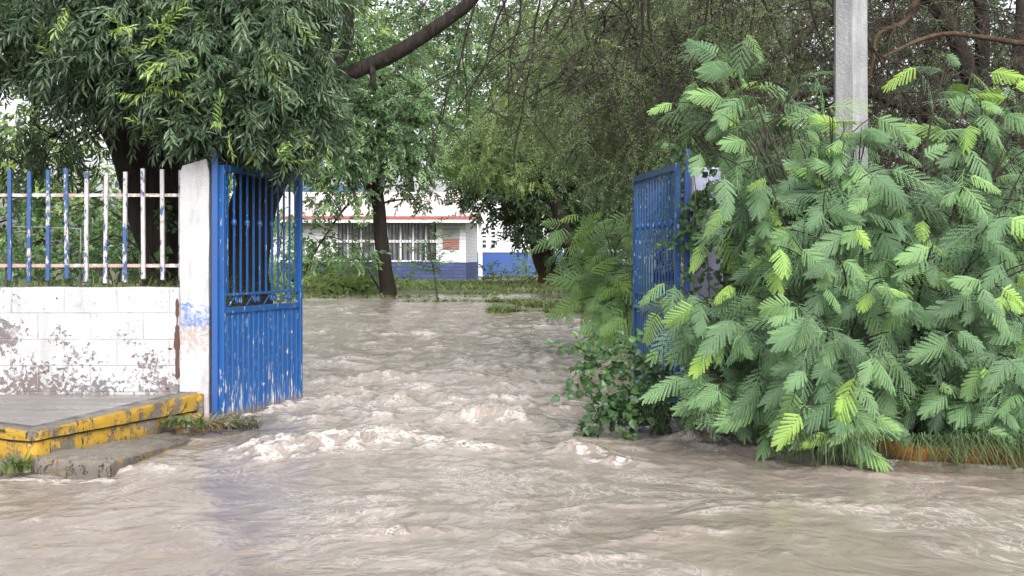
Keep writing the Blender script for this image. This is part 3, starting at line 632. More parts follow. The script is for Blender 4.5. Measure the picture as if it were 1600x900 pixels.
# a blue roofed shed far behind the trees
S3 = thing('far_shed', 'distant white shed with blue roof edge glimpsed behind the middle tree', 'shed', (sx(560, 75), 75, .4))
m = MB(); m.box((sx(505, 75), 77, 2.2), (4.6, 4, 5.2)); m.build('wall', plain('shed_white', (.7, .72, .74), .7, .06), S3)
m = MB(); m.box((sx(505, 75), 77, 5.0), (5.0, 4.6, .36)); m.build('roof', plain('shed_blue', (.07, .15, .34), .5), S3)

# ------------------------------------------------------------------ foliage templates (forward = +Y, up = +Z)
def leaf_quads(L, W, fold=.25, droop=.2):
    """lanceolate leaf as two folded halves"""
    V = np.array([[0, 0, 0], [W * .5, L * .34, fold * W], [W * .40, L * .66, fold * W * .6 - droop * L * .35], [0, L, -droop * L], [-W * .40, L * .66, fold * W * .6 - droop * L * .35], [-W * .5, L * .34, fold * W], [0, L * .5, -droop * L * .2]])
    return V, np.array([[0, 1, 2, 6], [6, 2, 3, 4], [0, 6, 4, 5]])
def diamond(L, W, fold=.2):
    return np.array([[0, 0, 0], [W * .5, L * .45, fold * W], [0, L, -.12 * L], [-W * .5, L * .45, fold * W]]), np.array([[0, 1, 2, 3]])
def rot_to(f, up):
    f = unit(f); r = unit(np.cross(f, up)); u = np.cross(r, f); return np.stack([r, f, u], -1)   # columns
def compose(parts):
    V, Fc, n = [], [], 0
    for v, f in parts: V.append(v); Fc.append(f + n); n += len(v)
    return np.concatenate(V), np.concatenate(Fc)
def twig_template(rg, n, length, leafL, leafW, ang, leaf=leaf_quads, droop=.5, spread=1.0):
    parts = []
    for i in range(n):
        u = (i + .6) / n; side = 1 if i % 2 else -1
        if i == n - 1: a = 0
        else: a = side * R(ang) * rg.uniform(.6, 1.25)
        az = rg.uniform(-.9, .9) * spread
        d = np.array([math.sin(a) * math.cos(az), math.cos(a), math.sin(abs(a)) * math.sin(az) - droop * rg.uniform(.2, 1)])
        v, f = leaf(leafL * rg.uniform(.65, 1.15), leafW * rg.uniform(.8, 1.15))
        up = np.array([rg.uniform(-.5, .5), .1, 1]); parts.append((v @ rot_to(d, up).T + np.array([0, u * length, -droop * .35 * length * u * u]), f))
    return compose(parts)
def frond_template(rg, npin=7, rl=.30, pl=.135, nl=11, lw=.0088, ll=.0104, droop=.35):
    """twice-feathered leaf: opposite pinnae along a drooping midrib, each with paired leaflets"""
    parts = []
    for i in range(npin):
        u = .16 + .84 * i / (npin - 1); base = np.array([0, u * rl, -droop * rl * u * u * .8]); tl = pl * (.55 + .65 * math.sin(math.pi * (.18 + .72 * u))) * rg.uniform(.9, 1.08)
        for sd in (-1, 1):
            a = R(66 - 40 * u) * rg.uniform(.9, 1.1)
            d = unit(np.array([sd * math.sin(a), math.cos(a), -.28 - .35 * u + rg.uniform(-.12, .12)])); Rm = rot_to(d, np.array([-.15 * sd, 0, 1.]))
            LV = []; LF = []
            for k in range(nl):
                w = (k + .5) / nl; sz_ = ll * (.72 + .32 * math.sin(math.pi * (.2 + .68 * w))); lw = tl / nl * (.92 if ll > .0102 else .62)
                for s2 in (-1, 1):
                    y0 = w * tl; z0 = -.16 * tl * w * w; q = len(LV) * 1
                    dx = s2 * sz_; e = sz_ * .32
                    LV += [[0, y0 - lw * .3, z0], [dx * .55, y0 + e * .35 - lw * .55, z0 - .0018], [dx, y0 + e, z0 - .003], [dx * .45, y0 + e * .45 + lw * .55, z0 + .0006]]
                    LF.append([q, q + 1, q + 2, q + 3] if s2 > 0 else [q, q + 3, q + 2, q + 1])
            if ll > .0102:
                for k in range(3):
                    q = len(LV); ya, yb = k * tl / 3, (k + 1) * tl / 3; wa, wb = [ll * .26 * (.72 + .32 * math.sin(math.pi * (.2 + .68 * y / tl))) * (1 if y < tl * .9 else .55) for y in (ya, yb)]; za, zb = [-.16 * tl * (y / tl) ** 2 - .0012 for y in (ya, yb)]
                    LV += [[-wa, ya, za], [wa, ya, za], [wb, yb, zb], [-wb, yb, zb]]; LF.append([q, q + 1, q + 2, q + 3])
            parts.append((np.array(LV) @ Rm.T + base, np.array(LF)))
    w = .0022; V = []; 
    for u in np.linspace(0, 1, 5): V += [[-w, u * rl, -droop * rl * u * u * .8 + .001], [w, u * rl, -droop * rl * u * u * .8 + .001]]
    parts.append((np.array(V), np.array([[2 * i, 2 * i + 1, 2 * i + 3, 2 * i + 2] for i in range(4)])))
    return compose(parts)
rt = np.random.default_rng(21)
T_ash = [twig_template(rt, 13, .26, .105, .021, 42, droop=.55) for _ in range(5)]
T_willow = [twig_template(rt, 12, .30, .13, .014, 34, droop=.9) for _ in range(3)]
T_mid = [twig_template(rt, 11, .34, .13, .055, 48, diamond, .45) for _ in range(4)]
T_far = [twig_template(rt, 9, .55, .24, .11, 50, diamond, .4) for _ in range(4)]
T_small = [twig_template(rt, 12, .20, .06, .022, 50, diamond, .3) for _ in range(4)]
T_fine = [twig_template(rt, 18, .26, .034, .0085, 60, diamond, .25) for _ in range(4)]
T_vine = [twig_template(rt, 5, .22, .085, .078, 60, lambda L, W: leaf_quads(L, W, .18, .3), .5) for _ in range(4)]
T_frond = [frond_template(rt, n_, r_, p_) for n_, r_, p_ in ((10, .29, .094), (9, .24, .090), (11, .33, .098), (9, .26, .104), (7, .16, .068))]
T_old = [frond_template(rt, n_, r_, p_, 9, .005, .010, d_) for n_, r_, p_, d_ in ((7, .26, .10, .5), (8, .30, .095, .7), (6, .24, .11, .6))]
T_frond2 = [frond_template(rt, n_, r_, p_, 8, .012, .0125) for n_, r_, p_ in ((7, .32, .12), (6, .28, .11), (8, .36, .12))]
T_pinn = [twig_template(rt, 17, .42, .085, .03, 62, diamond, .18, .25) for _ in range(3)]

def scatter(mb, temps, P, D, scale, tint, upj=.5, up=(0, 0, 1)):
    N = len(P); which = rng.integers(0, len(temps), N); U = np.array(up) + rng.normal(0, upj, (N, 3))
    D = unit(D); r = unit(np.cross(D, U)); u = np.cross(r, D)
    scale = np.broadcast_to(scale, (N,)); tint = np.broadcast_to(tint, (N,))
    for k, (V, Fc) in enumerate(temps):
        s = np.where(which == k)[0]
        if not len(s): continue
        B = np.stack([r[s], D[s], u[s]], 1)                      # (n,3,3) rows = axes
        W = P[s][:, None] + scale[s][:, None, None] * np.einsum('mk,nkj->nmj', V, B)
        f = Fc[None] + (np.arange(len(s)) * len(V))[:, None, None]
        tt = (tint[s][:, None] + rng.normal(0, .035, (len(s), len(V)))).clip(0, 1)
        mb.add(W.reshape(-1, 3), f.reshape(-1, Fc.shape[1]), tt.ravel())
def blob_points(b, dens):
    px, py, Y, rx, ry, rd = b[:6]; c = at(px, py, Y); r = np.array([rx * Y / F, rd, ry * Y / F])
    n = max(6, int(dens * math.pi * r[0] * r[2] * (b[6] if len(b) > 6 else 1)))
    d = unit(rng.normal(0, 1, (n, 3))); rad = rng.random(n) ** .42
    lump = 1 + .22 * np.sin(d[:, 0] * 5 + px) * np.sin(d[:, 2] * 6 + py)      # uneven outline
    return c, r, d, c + d * rad[:, None] * lump[:, None] * r
def crown(mb, blobs, temps, dens, scale=1.0, droop=.4, tint=(.15, .75), new=0.0, wood=None, anchor=None, upj=.5, wcap=1.0):
    for b in blobs:
        c, r, d, P = blob_points(b, dens)
        D = d * .7 + rng.normal(0, .55, d.shape) + np.array([0, 0, -droop])
        tn = rng.uniform(tint[0], tint[1], len(P)) + rng.uniform(-.12, .12)
        if new: 
            k = rng.random(len(P)) < new; tn[k] = rng.uniform(.88, 1, k.sum())
        else: tn = tn.clip(0, 1)
        scatter(mb, temps, P, D, scale * rng.uniform(.75, 1.2, len(P)), tn, upj)
        if wood is not None:
            A = anchor[np.argmin(np.linalg.norm(anchor - c, axis=1))] if anchor is not None else c
            t = np.linspace(0, 1, 7)[:, None]; mid = (A + c) / 2 + np.array([0, 0, .15 * np.linalg.norm(c - A)])
            Pn = (1 - t) ** 2 * A + 2 * t * (1 - t) * mid + t * t * c; r0 = min(wcap, .012 + .012 * np.linalg.norm(c - A))
            wood.tubes(Pn, np.linspace(r0, r0 * .3, 7), 6)
            ns = min(40, len(P) // 6)
            idx = rng.choice(len(P), ns, replace=False); E = P[idx]; S0 = Pn[rng.integers(2, 7, ns)]
            q = np.linspace(0, 1, 5)[None, :, None]; tw = S0[:, None] * (1 - q) + E[:, None] * q + rng.normal(0, .04, (ns, 5, 3)) * (r.mean()) * q * (1 - q) * 4
            wood.tubes(tw, np.linspace(r0 * .32, r0 * .1, 5)[None] * np.ones((ns, 1)), 4)
def path(pts, n=24, wob=.03, seed=0):
    """smooth path through (px, py, Y) points"""
    Wp = np.array([at(*p) for p in pts]); k = np.linspace(0, 1, len(Wp)); q = np.linspace(0, 1, n)
    out = np.stack([np.interp(q, k, Wp[:, i]) for i in range(3)], -1)
    for _ in range(3): out[1:-1] = (out[:-2] + out[1:-1] * 2 + out[2:]) / 4
    return out + wob * np.stack([pn(q * 5 + seed, q * 0 + i * 3.3) for i in range(3)], -1)
def tree(name, label, cat, limbs, blobs, temps, dens, leafm, barkm, group=None, sides=12, sprigs=(), **kw):
    base = at(*limbs[0][0][0]); t = thing(name, label, cat, base, group)
    wood = MB(); anch = []
    for i, (pts, r0, r1) in enumerate(limbs):
        P = path(pts, 26, .02 + r0 * .15, i * 2.7); q = np.linspace(0, 1, 26); rad = r0 + (r1 - r0) * q
        if i == 0: rad = rad * (1 + .25 * np.exp(-q * 14))
        wood.tubes(P, rad * (1 + .12 * pn(q * 9, q * 0 + i)), sides); anch.append(P[8:])
    cr = MB(); crown(cr, blobs, temps, dens, wood=wood, anchor=np.concatenate(anch), **kw)
    for (px, py, Y, n) in sprigs:                                   # shoots of bright new leaves
        P = at(px, py, Y) + rng.normal(0, 1, (n, 3)) * np.array([.07, .04, .05]); scatter(cr, temps, P, rng.normal(0, .5, (n, 3)) + np.array([0, -.5, .15]), rng.uniform(.6, .85, n), rng.uniform(.9, 1, n), .4)
    wood.build('trunk', barkm, t, True); cr.build('crown', leafm, t)
    return t

# ------------------------------------------------------------------ the two big dark trees behind the left wall
tree('ash_tree', 'dark trunk leaning left behind the picket railing, with hanging narrow leaves', 'tree',
     [([(268, 470, 12.2), (262, 400, 12.2), (235, 310, 12.2), (195, 215, 12.1), (150, 130, 12), (100, 20, 11.8), (60, -120, 11.6)], .25, .13), ([(200, 225, 12.1), (225, 130, 12), (250, 20, 11.8), (260, -120, 11.6)], .12, .05),
      ([(262, 330, 12.2), (272, 240, 12.3), (262, 120, 12.4), (270, -40, 12.4)], .13, .08)],
     [(60, 30, 11.2, 130, 80, .9, .8), (200, 50, 10.6, 150, 100, .8), (150, 105, 11, 95, 65, .6), (30, 90, 11.4, 80, 50, .6, .5), (245, 130, 10.7, 75, 65, .6), (60, 200, 12.8, 80, 60, .6, .22), (110, 235, 13, 60, 45, .5, .25), (300, 30, 11, 110, 90, .8), (140, -30, 11, 220, 70, 1.0), (235, 200, 12.6, 30, 30, .2, .4), (30, 255, 13, 60, 40, .5, .22)],
     T_ash, 410, M['ash_leaf'], M['bark_dark'], tint=(.05, .72), new=.004, sprigs=[(255, 45, 9.75, 4), (280, 65, 9.7, 4), (265, 110, 9.75, 4), (240, 135, 9.9, 4), (220, 145, 9.9, 3), (120, 18, 10, 3), (75, 65, 10.2, 3), (180, 52, 9.7, 4), (245, 212, 10.1, 3)], droop=.55)
tree('ash_tree', 'thick dark trunk leaning right behind the left blue gate leaf, long branch overhead', 'tree',
     [([(372, 500, 11.9), (372, 440, 11.9), (395, 340, 11.9), (430, 240, 11.8), (465, 150, 11.7), (492, 70, 11.6), (506, 0, 11.5), (515, -140, 11.4)], .26, .085),
      ([(470, 170, 11.7), (505, 130, 11.6), (540, 118, 11.5), (610, 88, 11.4), (680, 48, 11.3), (735, 8, 11.2), (770, -60, 11.1)], .085, .045),
      ([(512, 126, 11.6), (528, 95, 11.7), (545, 60, 11.8), (548, -30, 12)], .055, .04), ([(400, 330, 11.9), (370, 220, 11.6), (330, 100, 11.2), (310, -60, 11)], .12, .05),
      ([(580, 105, 11.4), (584, 130, 11.4), (588, 142, 11.4)], .03, .012)],
     [(380, 60, 10.5, 130, 110, .8), (430, 150, 10.6, 100, 90, .7), (330, 150, 10.4, 100, 84, .6), (305, 192, 10.3, 45, 34, .4), (400, 180, 10.5, 72, 42, .5), (435, 60, 11.0, 62, 90, .6), (460, 150, 10.8, 42, 50, .5, .8), (400, -20, 11, 170, 60, .9), (350, 105, 11.2, 140, 100, .6, .8), (435, 100, 11.4, 80, 100, .5, .8)],
     T_ash, 470, M['ash_leaf'], M['bark_dark'], tint=(.05, .75), new=.004, sprigs=[(348, 188, 9.7, 4), (440, 245, 10, 3), (470, 222, 10.3, 3), (450, 105, 10.1, 3)], droop=.6)

# ------------------------------------------------------------------ middle tree and yard trees
tree('young_tree', 'slim dark trunk standing in the flooded yard before the long window', 'tree',
     [([(607, 478, 27), (603, 440, 27), (598, 380, 27), (591, 320, 27), (588, 285, 27), (594, 240, 27), (598, 190, 27), (600, 130, 27)], .165, .07), ([(592, 330, 27), (575, 290, 27), (560, 250, 26.8), (540, 190, 26.6)], .10, .03), ([(592, 300, 27), (540, 320, 26.5), (500, 380, 26), (475, 430, 26)], .03, .012)],
     [(540, 170, 26.5, 70, 60, 1.3), (600, 150, 27, 80, 70, 1.3), (650, 190, 27, 55, 60, 1.0, .8), (520, 240, 26, 55, 50, 1.0), (585, 225, 26.2, 70, 45, .8), (640, 250, 27, 45, 40, .8, .8), (510, 300, 26, 40, 35, .8, .4), (555, 290, 26, 45, 32, .6, .55), (640, 292, 27.5, 40, 22, .6, .4), (490, 370, 26, 24, 50, .6, .3), (560, 80, 27, 100, 60, 1.5, .7), (480, 200, 27, 50, 90, 1, .6), (550, 385, 26, 32, 46, .5, .32), (668, 315, 27, 16, 18, .4, .25)],
     T_mid, 90, M['mid_leaf'], M['bark_mid'], tint=(.1, .9), droop=.5)
tree('shade_tree', 'round dark tree with reddish leaning trunk before the blue garden wall', 'tree',
     [([(858, 446, 38), (852, 420, 38), (840, 380, 38), (832, 350, 38), (820, 300, 38), (815, 230, 38)], .30, .12), ([(870, 446, 38.4), (866, 420, 38.4), (855, 400, 38.2), (845, 385, 38.1)], .2, .15)],
     [(775, 305, 36, 55, 30, 1.2), (832, 335, 36, 40, 42, 1.0), (812, 365, 37, 14, 14, .4, .5), (850, 310, 36.5, 80, 70, 1.6), (765, 265, 36.5, 80, 45, 1.5), (830, 250, 36.5, 100, 60, 1.8), (900, 270, 37, 80, 80, 1.6), (725, 285, 36.5, 45, 28, 1.0, .7), (885, 380, 37.5, 40, 40, .8, .8)],
     T_mid, 62, M['dark_leaf'], M['bark_red'], tint=(.1, .85), scale=1.35, droop=.3)
tree('light_tree', 'pale green feathery tree reaching over the pinkish roof end', 'tree',
     [([(905, 450, 33), (890, 380, 33), (860, 300, 33), (820, 230, 33), (790, 170, 33)], .2, .06)],
     [(740, 240, 32, 60, 45, 1.2), (790, 200, 32, 70, 50, 1.3), (735, 270, 32.5, 40, 22, .8, .6), (850, 190, 32.5, 80, 50, 1.3), (800, 260, 32, 70, 40, 1, .9), (705, 245, 33, 30, 25, .8, .6)],
     T_pinn, 95, M['light_leaf'], M['bark_mid'], tint=(.15, .8), scale=1.0, droop=.35)

# far row of trees
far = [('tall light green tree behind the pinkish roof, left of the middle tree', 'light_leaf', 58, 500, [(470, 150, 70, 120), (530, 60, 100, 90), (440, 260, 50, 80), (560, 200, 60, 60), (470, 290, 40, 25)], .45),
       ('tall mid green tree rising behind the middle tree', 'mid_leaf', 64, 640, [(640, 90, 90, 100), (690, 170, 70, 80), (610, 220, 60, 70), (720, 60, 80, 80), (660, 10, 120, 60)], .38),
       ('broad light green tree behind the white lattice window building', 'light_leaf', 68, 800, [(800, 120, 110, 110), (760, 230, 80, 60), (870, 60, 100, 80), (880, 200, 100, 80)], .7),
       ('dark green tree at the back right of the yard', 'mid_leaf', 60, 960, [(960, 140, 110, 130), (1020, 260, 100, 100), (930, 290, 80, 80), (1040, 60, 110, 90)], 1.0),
       ('pale green tree at the far left behind the railing', 'light_leaf', 40, 60, [(30, 230, 60, 70), (90, 280, 60, 60), (20, 330, 60, 70), (70, 190, 60, 50), (150, 320, 70, 60), (-70, 260, 80, 110), (-190, 300, 90, 120), (-60, 380, 90, 50)], .38),
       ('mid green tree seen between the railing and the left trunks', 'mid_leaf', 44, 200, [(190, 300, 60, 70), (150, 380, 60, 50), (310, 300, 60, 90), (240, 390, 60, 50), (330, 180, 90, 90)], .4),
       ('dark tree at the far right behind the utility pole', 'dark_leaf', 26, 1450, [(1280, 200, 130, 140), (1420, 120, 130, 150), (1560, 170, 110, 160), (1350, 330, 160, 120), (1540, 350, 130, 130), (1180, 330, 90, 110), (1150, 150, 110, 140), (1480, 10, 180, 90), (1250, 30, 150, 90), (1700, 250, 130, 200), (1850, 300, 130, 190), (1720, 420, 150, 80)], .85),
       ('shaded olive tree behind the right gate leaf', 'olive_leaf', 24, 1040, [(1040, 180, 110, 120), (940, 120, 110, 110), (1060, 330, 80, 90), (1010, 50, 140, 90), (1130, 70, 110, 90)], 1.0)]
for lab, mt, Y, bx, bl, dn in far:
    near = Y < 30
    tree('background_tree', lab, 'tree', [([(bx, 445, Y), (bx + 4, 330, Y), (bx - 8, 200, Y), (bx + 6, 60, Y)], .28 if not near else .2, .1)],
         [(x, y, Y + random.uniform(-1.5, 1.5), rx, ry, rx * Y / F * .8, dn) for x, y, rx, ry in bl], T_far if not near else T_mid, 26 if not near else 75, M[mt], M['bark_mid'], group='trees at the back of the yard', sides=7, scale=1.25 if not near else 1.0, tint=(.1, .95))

# ------------------------------------------------------------------ the drooping dead-twig tree on the right
def weeping():
    t = thing('mesquite_tree', 'huge tangled tree of drooping bare twigs overhanging the right gate leaf and pole', 'tree', at(1545, 560, 14.5))
    wood = MB(); tw = MB(); lf = MB()
    limbs = [([(1545, 560, 14.5), (1540, 350, 14.5), (1538, 200, 14.4), (1535, 100, 14.3), (1530, -20, 14), (1500, -120, 13.8)], .11, .06), ([(1600, 500, 15), (1592, 300, 15), (1590, 120, 15), (1600, -60, 15)], 1e-1, .07),
             ([(1538, 180, 14.4), (1480, 20, 14.0), (1380, -60, 13.5), (1230, -80, 13), (1080, -60, 12.6), (960, -30, 12.4)], .1, .03), 
             ([(1500, 0, 14), (1300, -100, 15), (1050, -120, 15.5), (840, -70, 15.5), (760, -20, 15)], .1, .025),
             ([(1540, 250, 14.5), (1430, 170, 14), (1330, 140, 13.6), (1240, 150, 13.2), (1180, 190, 13)], .06, .02), ([(1380, -60, 13.5), (1250, 60, 13.2), (1150, 150, 13), (1060, 210, 12.8), (960, 250, 12.6)], .045, .012),
             ([(1230, -80, 13), (1120, 20, 12.8), (1040, 90, 12.6), (970, 140, 12.5)], .035, .01), ([(1080, -60, 12.6), (960, 30, 12.4), (880, 110, 12.3), (820, 160, 12.2)], .035, .008), ([(1540, 220, 14.4), (1460, 260, 13.8), (1380, 250, 13.4), (1300, 260, 13.2)], .04, .012)]
    A = []
    for i, (p, r0, r1) in enumerate(limbs):
        P = path(p, 30, .05, i * 3.1); rad = np.linspace(r0, r1, 30); wood.tubes(P, rad, 9); A.append(P[4:])
    A = np.concatenate(A)
    # secondary branches: arching and drooping
    def droop_set(N, src, L, r0, r1, side, down, K=9, wob=.10):
        S0 = src[rng.integers(0, len(src), N)]; d0 = unit(rng.normal(0, 1, (N, 3)) * np.array([1, .7, .35]) + np.array(side)); Lg = rng.uniform(L[0], L[1], N)
        P = np.zeros((N, K, 3)); P[:, 0] = S0; d = d0
        for k in range(1, K):
            d = unit(d + np.array([0, 0, -down]) * rng.uniform(.3, 1.3, (N, 1)) + rng.normal(0, wob, (N, 3))); P[:, k] = P[:, k - 1] + d * (Lg / (K - 1))[:, None]
        return P, np.linspace(r0, r1, K)[None] * rng.uniform(.6, 1.25, (N, 1))
    P1, r1 = droop_set(210, A, (.9, 2.2), .012, .004, (-.35, 0, .1), .28)
    def keep(P):                                            # the tangle thins out and ends higher towards the yard
        E = P[:, -1]; px = E[:, 0] / E[:, 1] * F + 800; py = HZ + (H - E[:, 2]) / E[:, 1] * F
        return (py < np.interp(px, [560, 700, 800, 920, 1000, 1100], [60, 190, 260, 320, 345, 470])) & (px > 600) & (rng.random(len(px)) < np.interp(px, [900, 1150], [.55, 1]))
    k = keep(P1); P1, r1 = P1[k], r1[k]; tw.tubes(P1, r1, 5)
    P2, r2 = droop_set(1500, P1[:, 2:].reshape(-1, 3), (.5, 1.3), .0058, .0022, (-.2, 0, -.1), .26); k = keep(P2); P2, r2 = P2[k], r2[k]; tw.tubes(P2, r2, 4)
    P3, r3 = droop_set(7000, P2[:, 2:].reshape(-1, 3), (.2, .7), .0032, .0014, (-.1, 0, -.1), .22, K=6, wob=.18); k = keep(P3); P3, r3 = P3[k], r3[k]; tw.tubes(P3, r3, 3)
    src = np.concatenate([P2[:, 3:].reshape(-1, 3), P3[:, 2:].reshape(-1, 3)])
    pxs = src[:, 0] / src[:, 1] * F + 800
    pr = np.interp(pxs, [700, 950, 1150, 1350, 1600], [1, .95, .4, .10, .08]); src = src[rng.random(len(src)) < pr]
    pick = rng.integers(0, len(src), 11000)
    scatter(lf, T_fine, src[pick], rng.normal(0, .6, (11000, 3)) + np.array([-.2, 0, -.4]), rng.uniform(.7, 1.25, 11000), rng.uniform(.1, 1, 11000), .6)
    bb = MB()
    for p, r0, r1 in [([(1660, 75, 13), (1600, 68, 12.9), (1540, 58, 12.8), (1480, 54, 12.7), (1420, 66, 12.6), (1370, 92, 12.5)], 0.034, .014), ([(1440, -20, 13), (1420, 30, 13), (1368, 58, 12.9), (1357, 130, 12.8)], .036, .014)]: bb.tubes(path(p, 30, .04, r0 * 90), np.linspace(r0, r1, 30), 9)
    bb.build('branch', M['bark_red'], t, True)
    for i in range(24):                                          # long dark boughs sweeping down out of the top
        x0_ = rng.uniform(720, 1300); y_ = rng.uniform(11.0, 12.6); dxx = rng.uniform(-90, 200); dy_ = rng.uniform(130, 300); P = path([(x0_, -60, y_), (x0_ + dxx * .35, dy_ * .25, y_), (x0_ + dxx * .8, dy_ * .7, y_), (x0_ + dxx, dy_, y_)], 24, .07, i * 1.9); wood.tubes(P, np.linspace(.0125, .004, 24), 6)
        for j in range(6):
            k_ = rng.integers(6, 18); E = P[k_] + np.array([rng.uniform(-.7, .5), rng.uniform(-.2, .2), -rng.uniform(.2, .7)]); q = np.linspace(0, 1, 12)[:, None]; wood.tubes(P[k_] * (1 - q) + E * q + np.array([0, 0, .15]) * q * (1 - q) * 2 + .05 * np.stack([pn(q[:, 0] * 4 + i, q[:, 0] * 0 + j + a_ * 4) for a_ in range(3)], -1) * q, np.linspace(.0065, .002, 12), 5)
    wood.build('trunk', M['bark_dark'], t, True); tw.build('twigs', M['twig'], t); lf.build('crown', M['olive_leaf'], t)
weeping()

# ------------------------------------------------------------------ feathery shrubs on the right
def leuc_shrub(label, base, stems, nfr, temps, side_n=3, scale=1.0, tint=(.2, .7), newp=.13, r0=.016, spread=.35, name='feathery_shrub'):
    t = thing(name, label, 'shrub', base); wd = MB(); lf = MB(); base = np.array(base)
    for i, (px, py, Y) in enumerate(stems):
        E = at(px, py, Y); b = base + np.array([rng.normal(0, .16), rng.normal(0, .12), 0]); Ln = np.linalg.norm(E - b)
        mid = b * .5 + E * .5 + np.array([0, 0, .28 * Ln * (1 if E[2] < 1.6 else .6)]); mid[:2] = b[:2] * .62 + E[:2] * .38
        q = np.linspace(0, 1, 16)[:, None]; P = (1 - q) ** 2 * b + 2 * q * (1 - q) * mid + q * q * E + .03 * np.stack([pn(q[:, 0] * 4 + i * 1.7, q[:, 0] * 0 + j * 5) for j in range(3)], -1) * q
        wd.tubes(P, np.linspace(r0, .003, 16), 6)
        paths = [(P, .34)]
        for s_ in range(side_n):
            u = rng.uniform(.4, .85); k = int(u * 15); dirn = unit(P[min(k + 1, 15)] - P[k]) + rng.normal(0, .55, 3) + np.array([0, -.15, 0]); l = Ln * rng.uniform(.16, .34)
            q2 = np.linspace(0, 1, 9)[:, None]; S = P[k] + unit(dirn) * l * q2 + np.array([0, 0, -.35 * l]) * q2 ** 2; S[:, 2] = np.maximum(S[:, 2], .16)
            wd.tubes(S, np.linspace(.006, .002, 9), 4); paths.append((S, .1))
        for j, (S, u0) in enumerate(paths):
            n = int(nfr * (.92 if j == 0 else .5)); u = u0 + (1 - u0) * (np.arange(n) + rng.uniform(.2, .9, n)) / n; u = u.clip(0, .999)
            k = u * (len(S) - 1); k0 = k.astype(int); PP = S[k0] + (S[k0 + 1] - S[k0]) * (k - k0)[:, None]
            tan = unit(S[k0 + 1] - S[k0]); sd = unit(np.cross(tan, np.array([0, 0, 1.])) + 1e-4)
            D = tan * .55 + sd * np.where(np.arange(n) % 2, 1, -1)[:, None] * rng.uniform(.4, 1.1, (n, 1)) + np.array([0, -.22, -.55]) + rng.normal(0, spread, (n, 3))
            tn = (rng.uniform(tint[0], tint[1], n) * .8 + .03 + .34 * (u - .3) + rng.normal(0, .09, n)).clip(0, .82); lime = rng.random() < newp * 3.2
            if lime: nw = rng.random(n) < ((u - .68) * 2.3); tn[nw] = (.78 + .2 * u[nw] + rng.normal(0, .05, nw.sum())).clip(.7, 1)
            sc = scale * (1.15 - .38 * u) * rng.uniform(.62, 1.22, n)
            low = PP[:, 2] < .35; D[low, 2] = np.maximum(D[low, 2], -.35)
            old = (u < .66) & (rng.random(n) < .85) | (rng.random(n) < .28); PP[:, 1] += .10 * old
            old |= rng.random(n) < .15; drop = (u < .5) & (rng.random(n) < .30)
            for msk, tp, k_ in ((~old & ~drop, temps, .98), (old & ~drop, T_old, 1.0)):
                if msk.any(): scatter(lf, tp, PP[msk], D[msk], sc[msk] * k_, tn[msk] - (.12 if tp is T_old else 0), .34, (0, -.75, .55))
    wd.build('stem', M['twig'], t, True); lf.build('foliage', M['leuc'], t)
    return t
leuc_shrub('big feathery shrub in front of the utility pole, right half of its mass', (2.75, 9.1, .1),
    [(1480, 80, 9.3), (1520, 95, 9.4), (1590, 120, 9.2), (1545, 110, 9.6), (1440, 210, 8.9), (1520, 250, 8.6), (1600, 260, 8.7), (1400, 290, 8.6), (1560, 330, 8.3), (1460, 380, 8.1), (1610, 420, 8.2), (1540, 440, 7.9), (1590, 560, 7.9), (1500, 520, 7.8), (1430, 470, 7.9), (1570, 640, 8.0), (1620, 330, 8.8), (1650, 200, 9), (1640, 500, 8), (1610, 590, 8.0), (1625, 130, 9.2), (1580, 230, 9), (1575, 410, 8.1), (1620, 640, 8.1), (1400, 230, 9.0), (1480, 610, 8.1), (1400, 400, 8.3), (1540, 560, 8.3), (1600, 680, 8.2), (1430, 330, 8.9), (1510, 660, 8.3), (1480, 160, 9.3)],
    11, T_frond, 3, 1.05)
leuc_shrub('feathery shrub with bright tips reaching over the pole foot, middle of the mass', (2.15, 9.05, .1),
    [(1100, 35, 9.2), (1128, 55, 9.3), (1150, 95, 9.2), (1118, 80, 9.1), (1150, 190, 9.0), (1210, 130, 9.2), (1260, 210, 8.9), (1320, 220, 8.7), (1200, 280, 8.7), (1290, 300, 8.5), (1360, 300, 8.5), (1240, 370, 8.3), (1310, 400, 8.1), (1370, 440, 8.0), (1180, 380, 8.5), (1240, 470, 8.0), (1300, 520, 7.8), (1360, 560, 7.8), (1260, 580, 7.8), (1330, 620, 7.8), (1250, 650, 7.8), (1300, 680, 7.85), (1340, 670, 7.9), (1150, 260, 9.1), (1390, 520, 8.1), (1120, 240, 9.3), (1280, 240, 9.0), (1370, 640, 8.2), (1335, 235, 8.8), (1320, 190, 9.0), (1355, 200, 8.9), (1300, 175, 9.0), (1180, 95, 9.2), (1140, 150, 9.1), (1365, 270, 8.7), (1300, 345, 8.5), (1400, 330, 8.6), (1110, 120, 9.2), (1230, 170, 9.1)],
    11, T_frond, 3, 1.02)
leuc_shrub('feathery shrub drooping before the right blue gate leaf, left end of the mass', (1.75, 9.45, .1),
    [(1040, 440, 8.8), (1090, 460, 8.6), (1140, 440, 8.6), (1060, 520, 8.8), (1110, 540, 8.5), (1170, 520, 8.3), (1200, 600, 8.2), (1130, 610, 8.4), (1070, 590, 8.7), (1180, 460, 8.6), (1220, 540, 8.2), (1100, 630, 8.5), (1170, 640, 8.4), (1210, 640, 8.3)],
    11, T_frond, 3, .98, newp=.13)
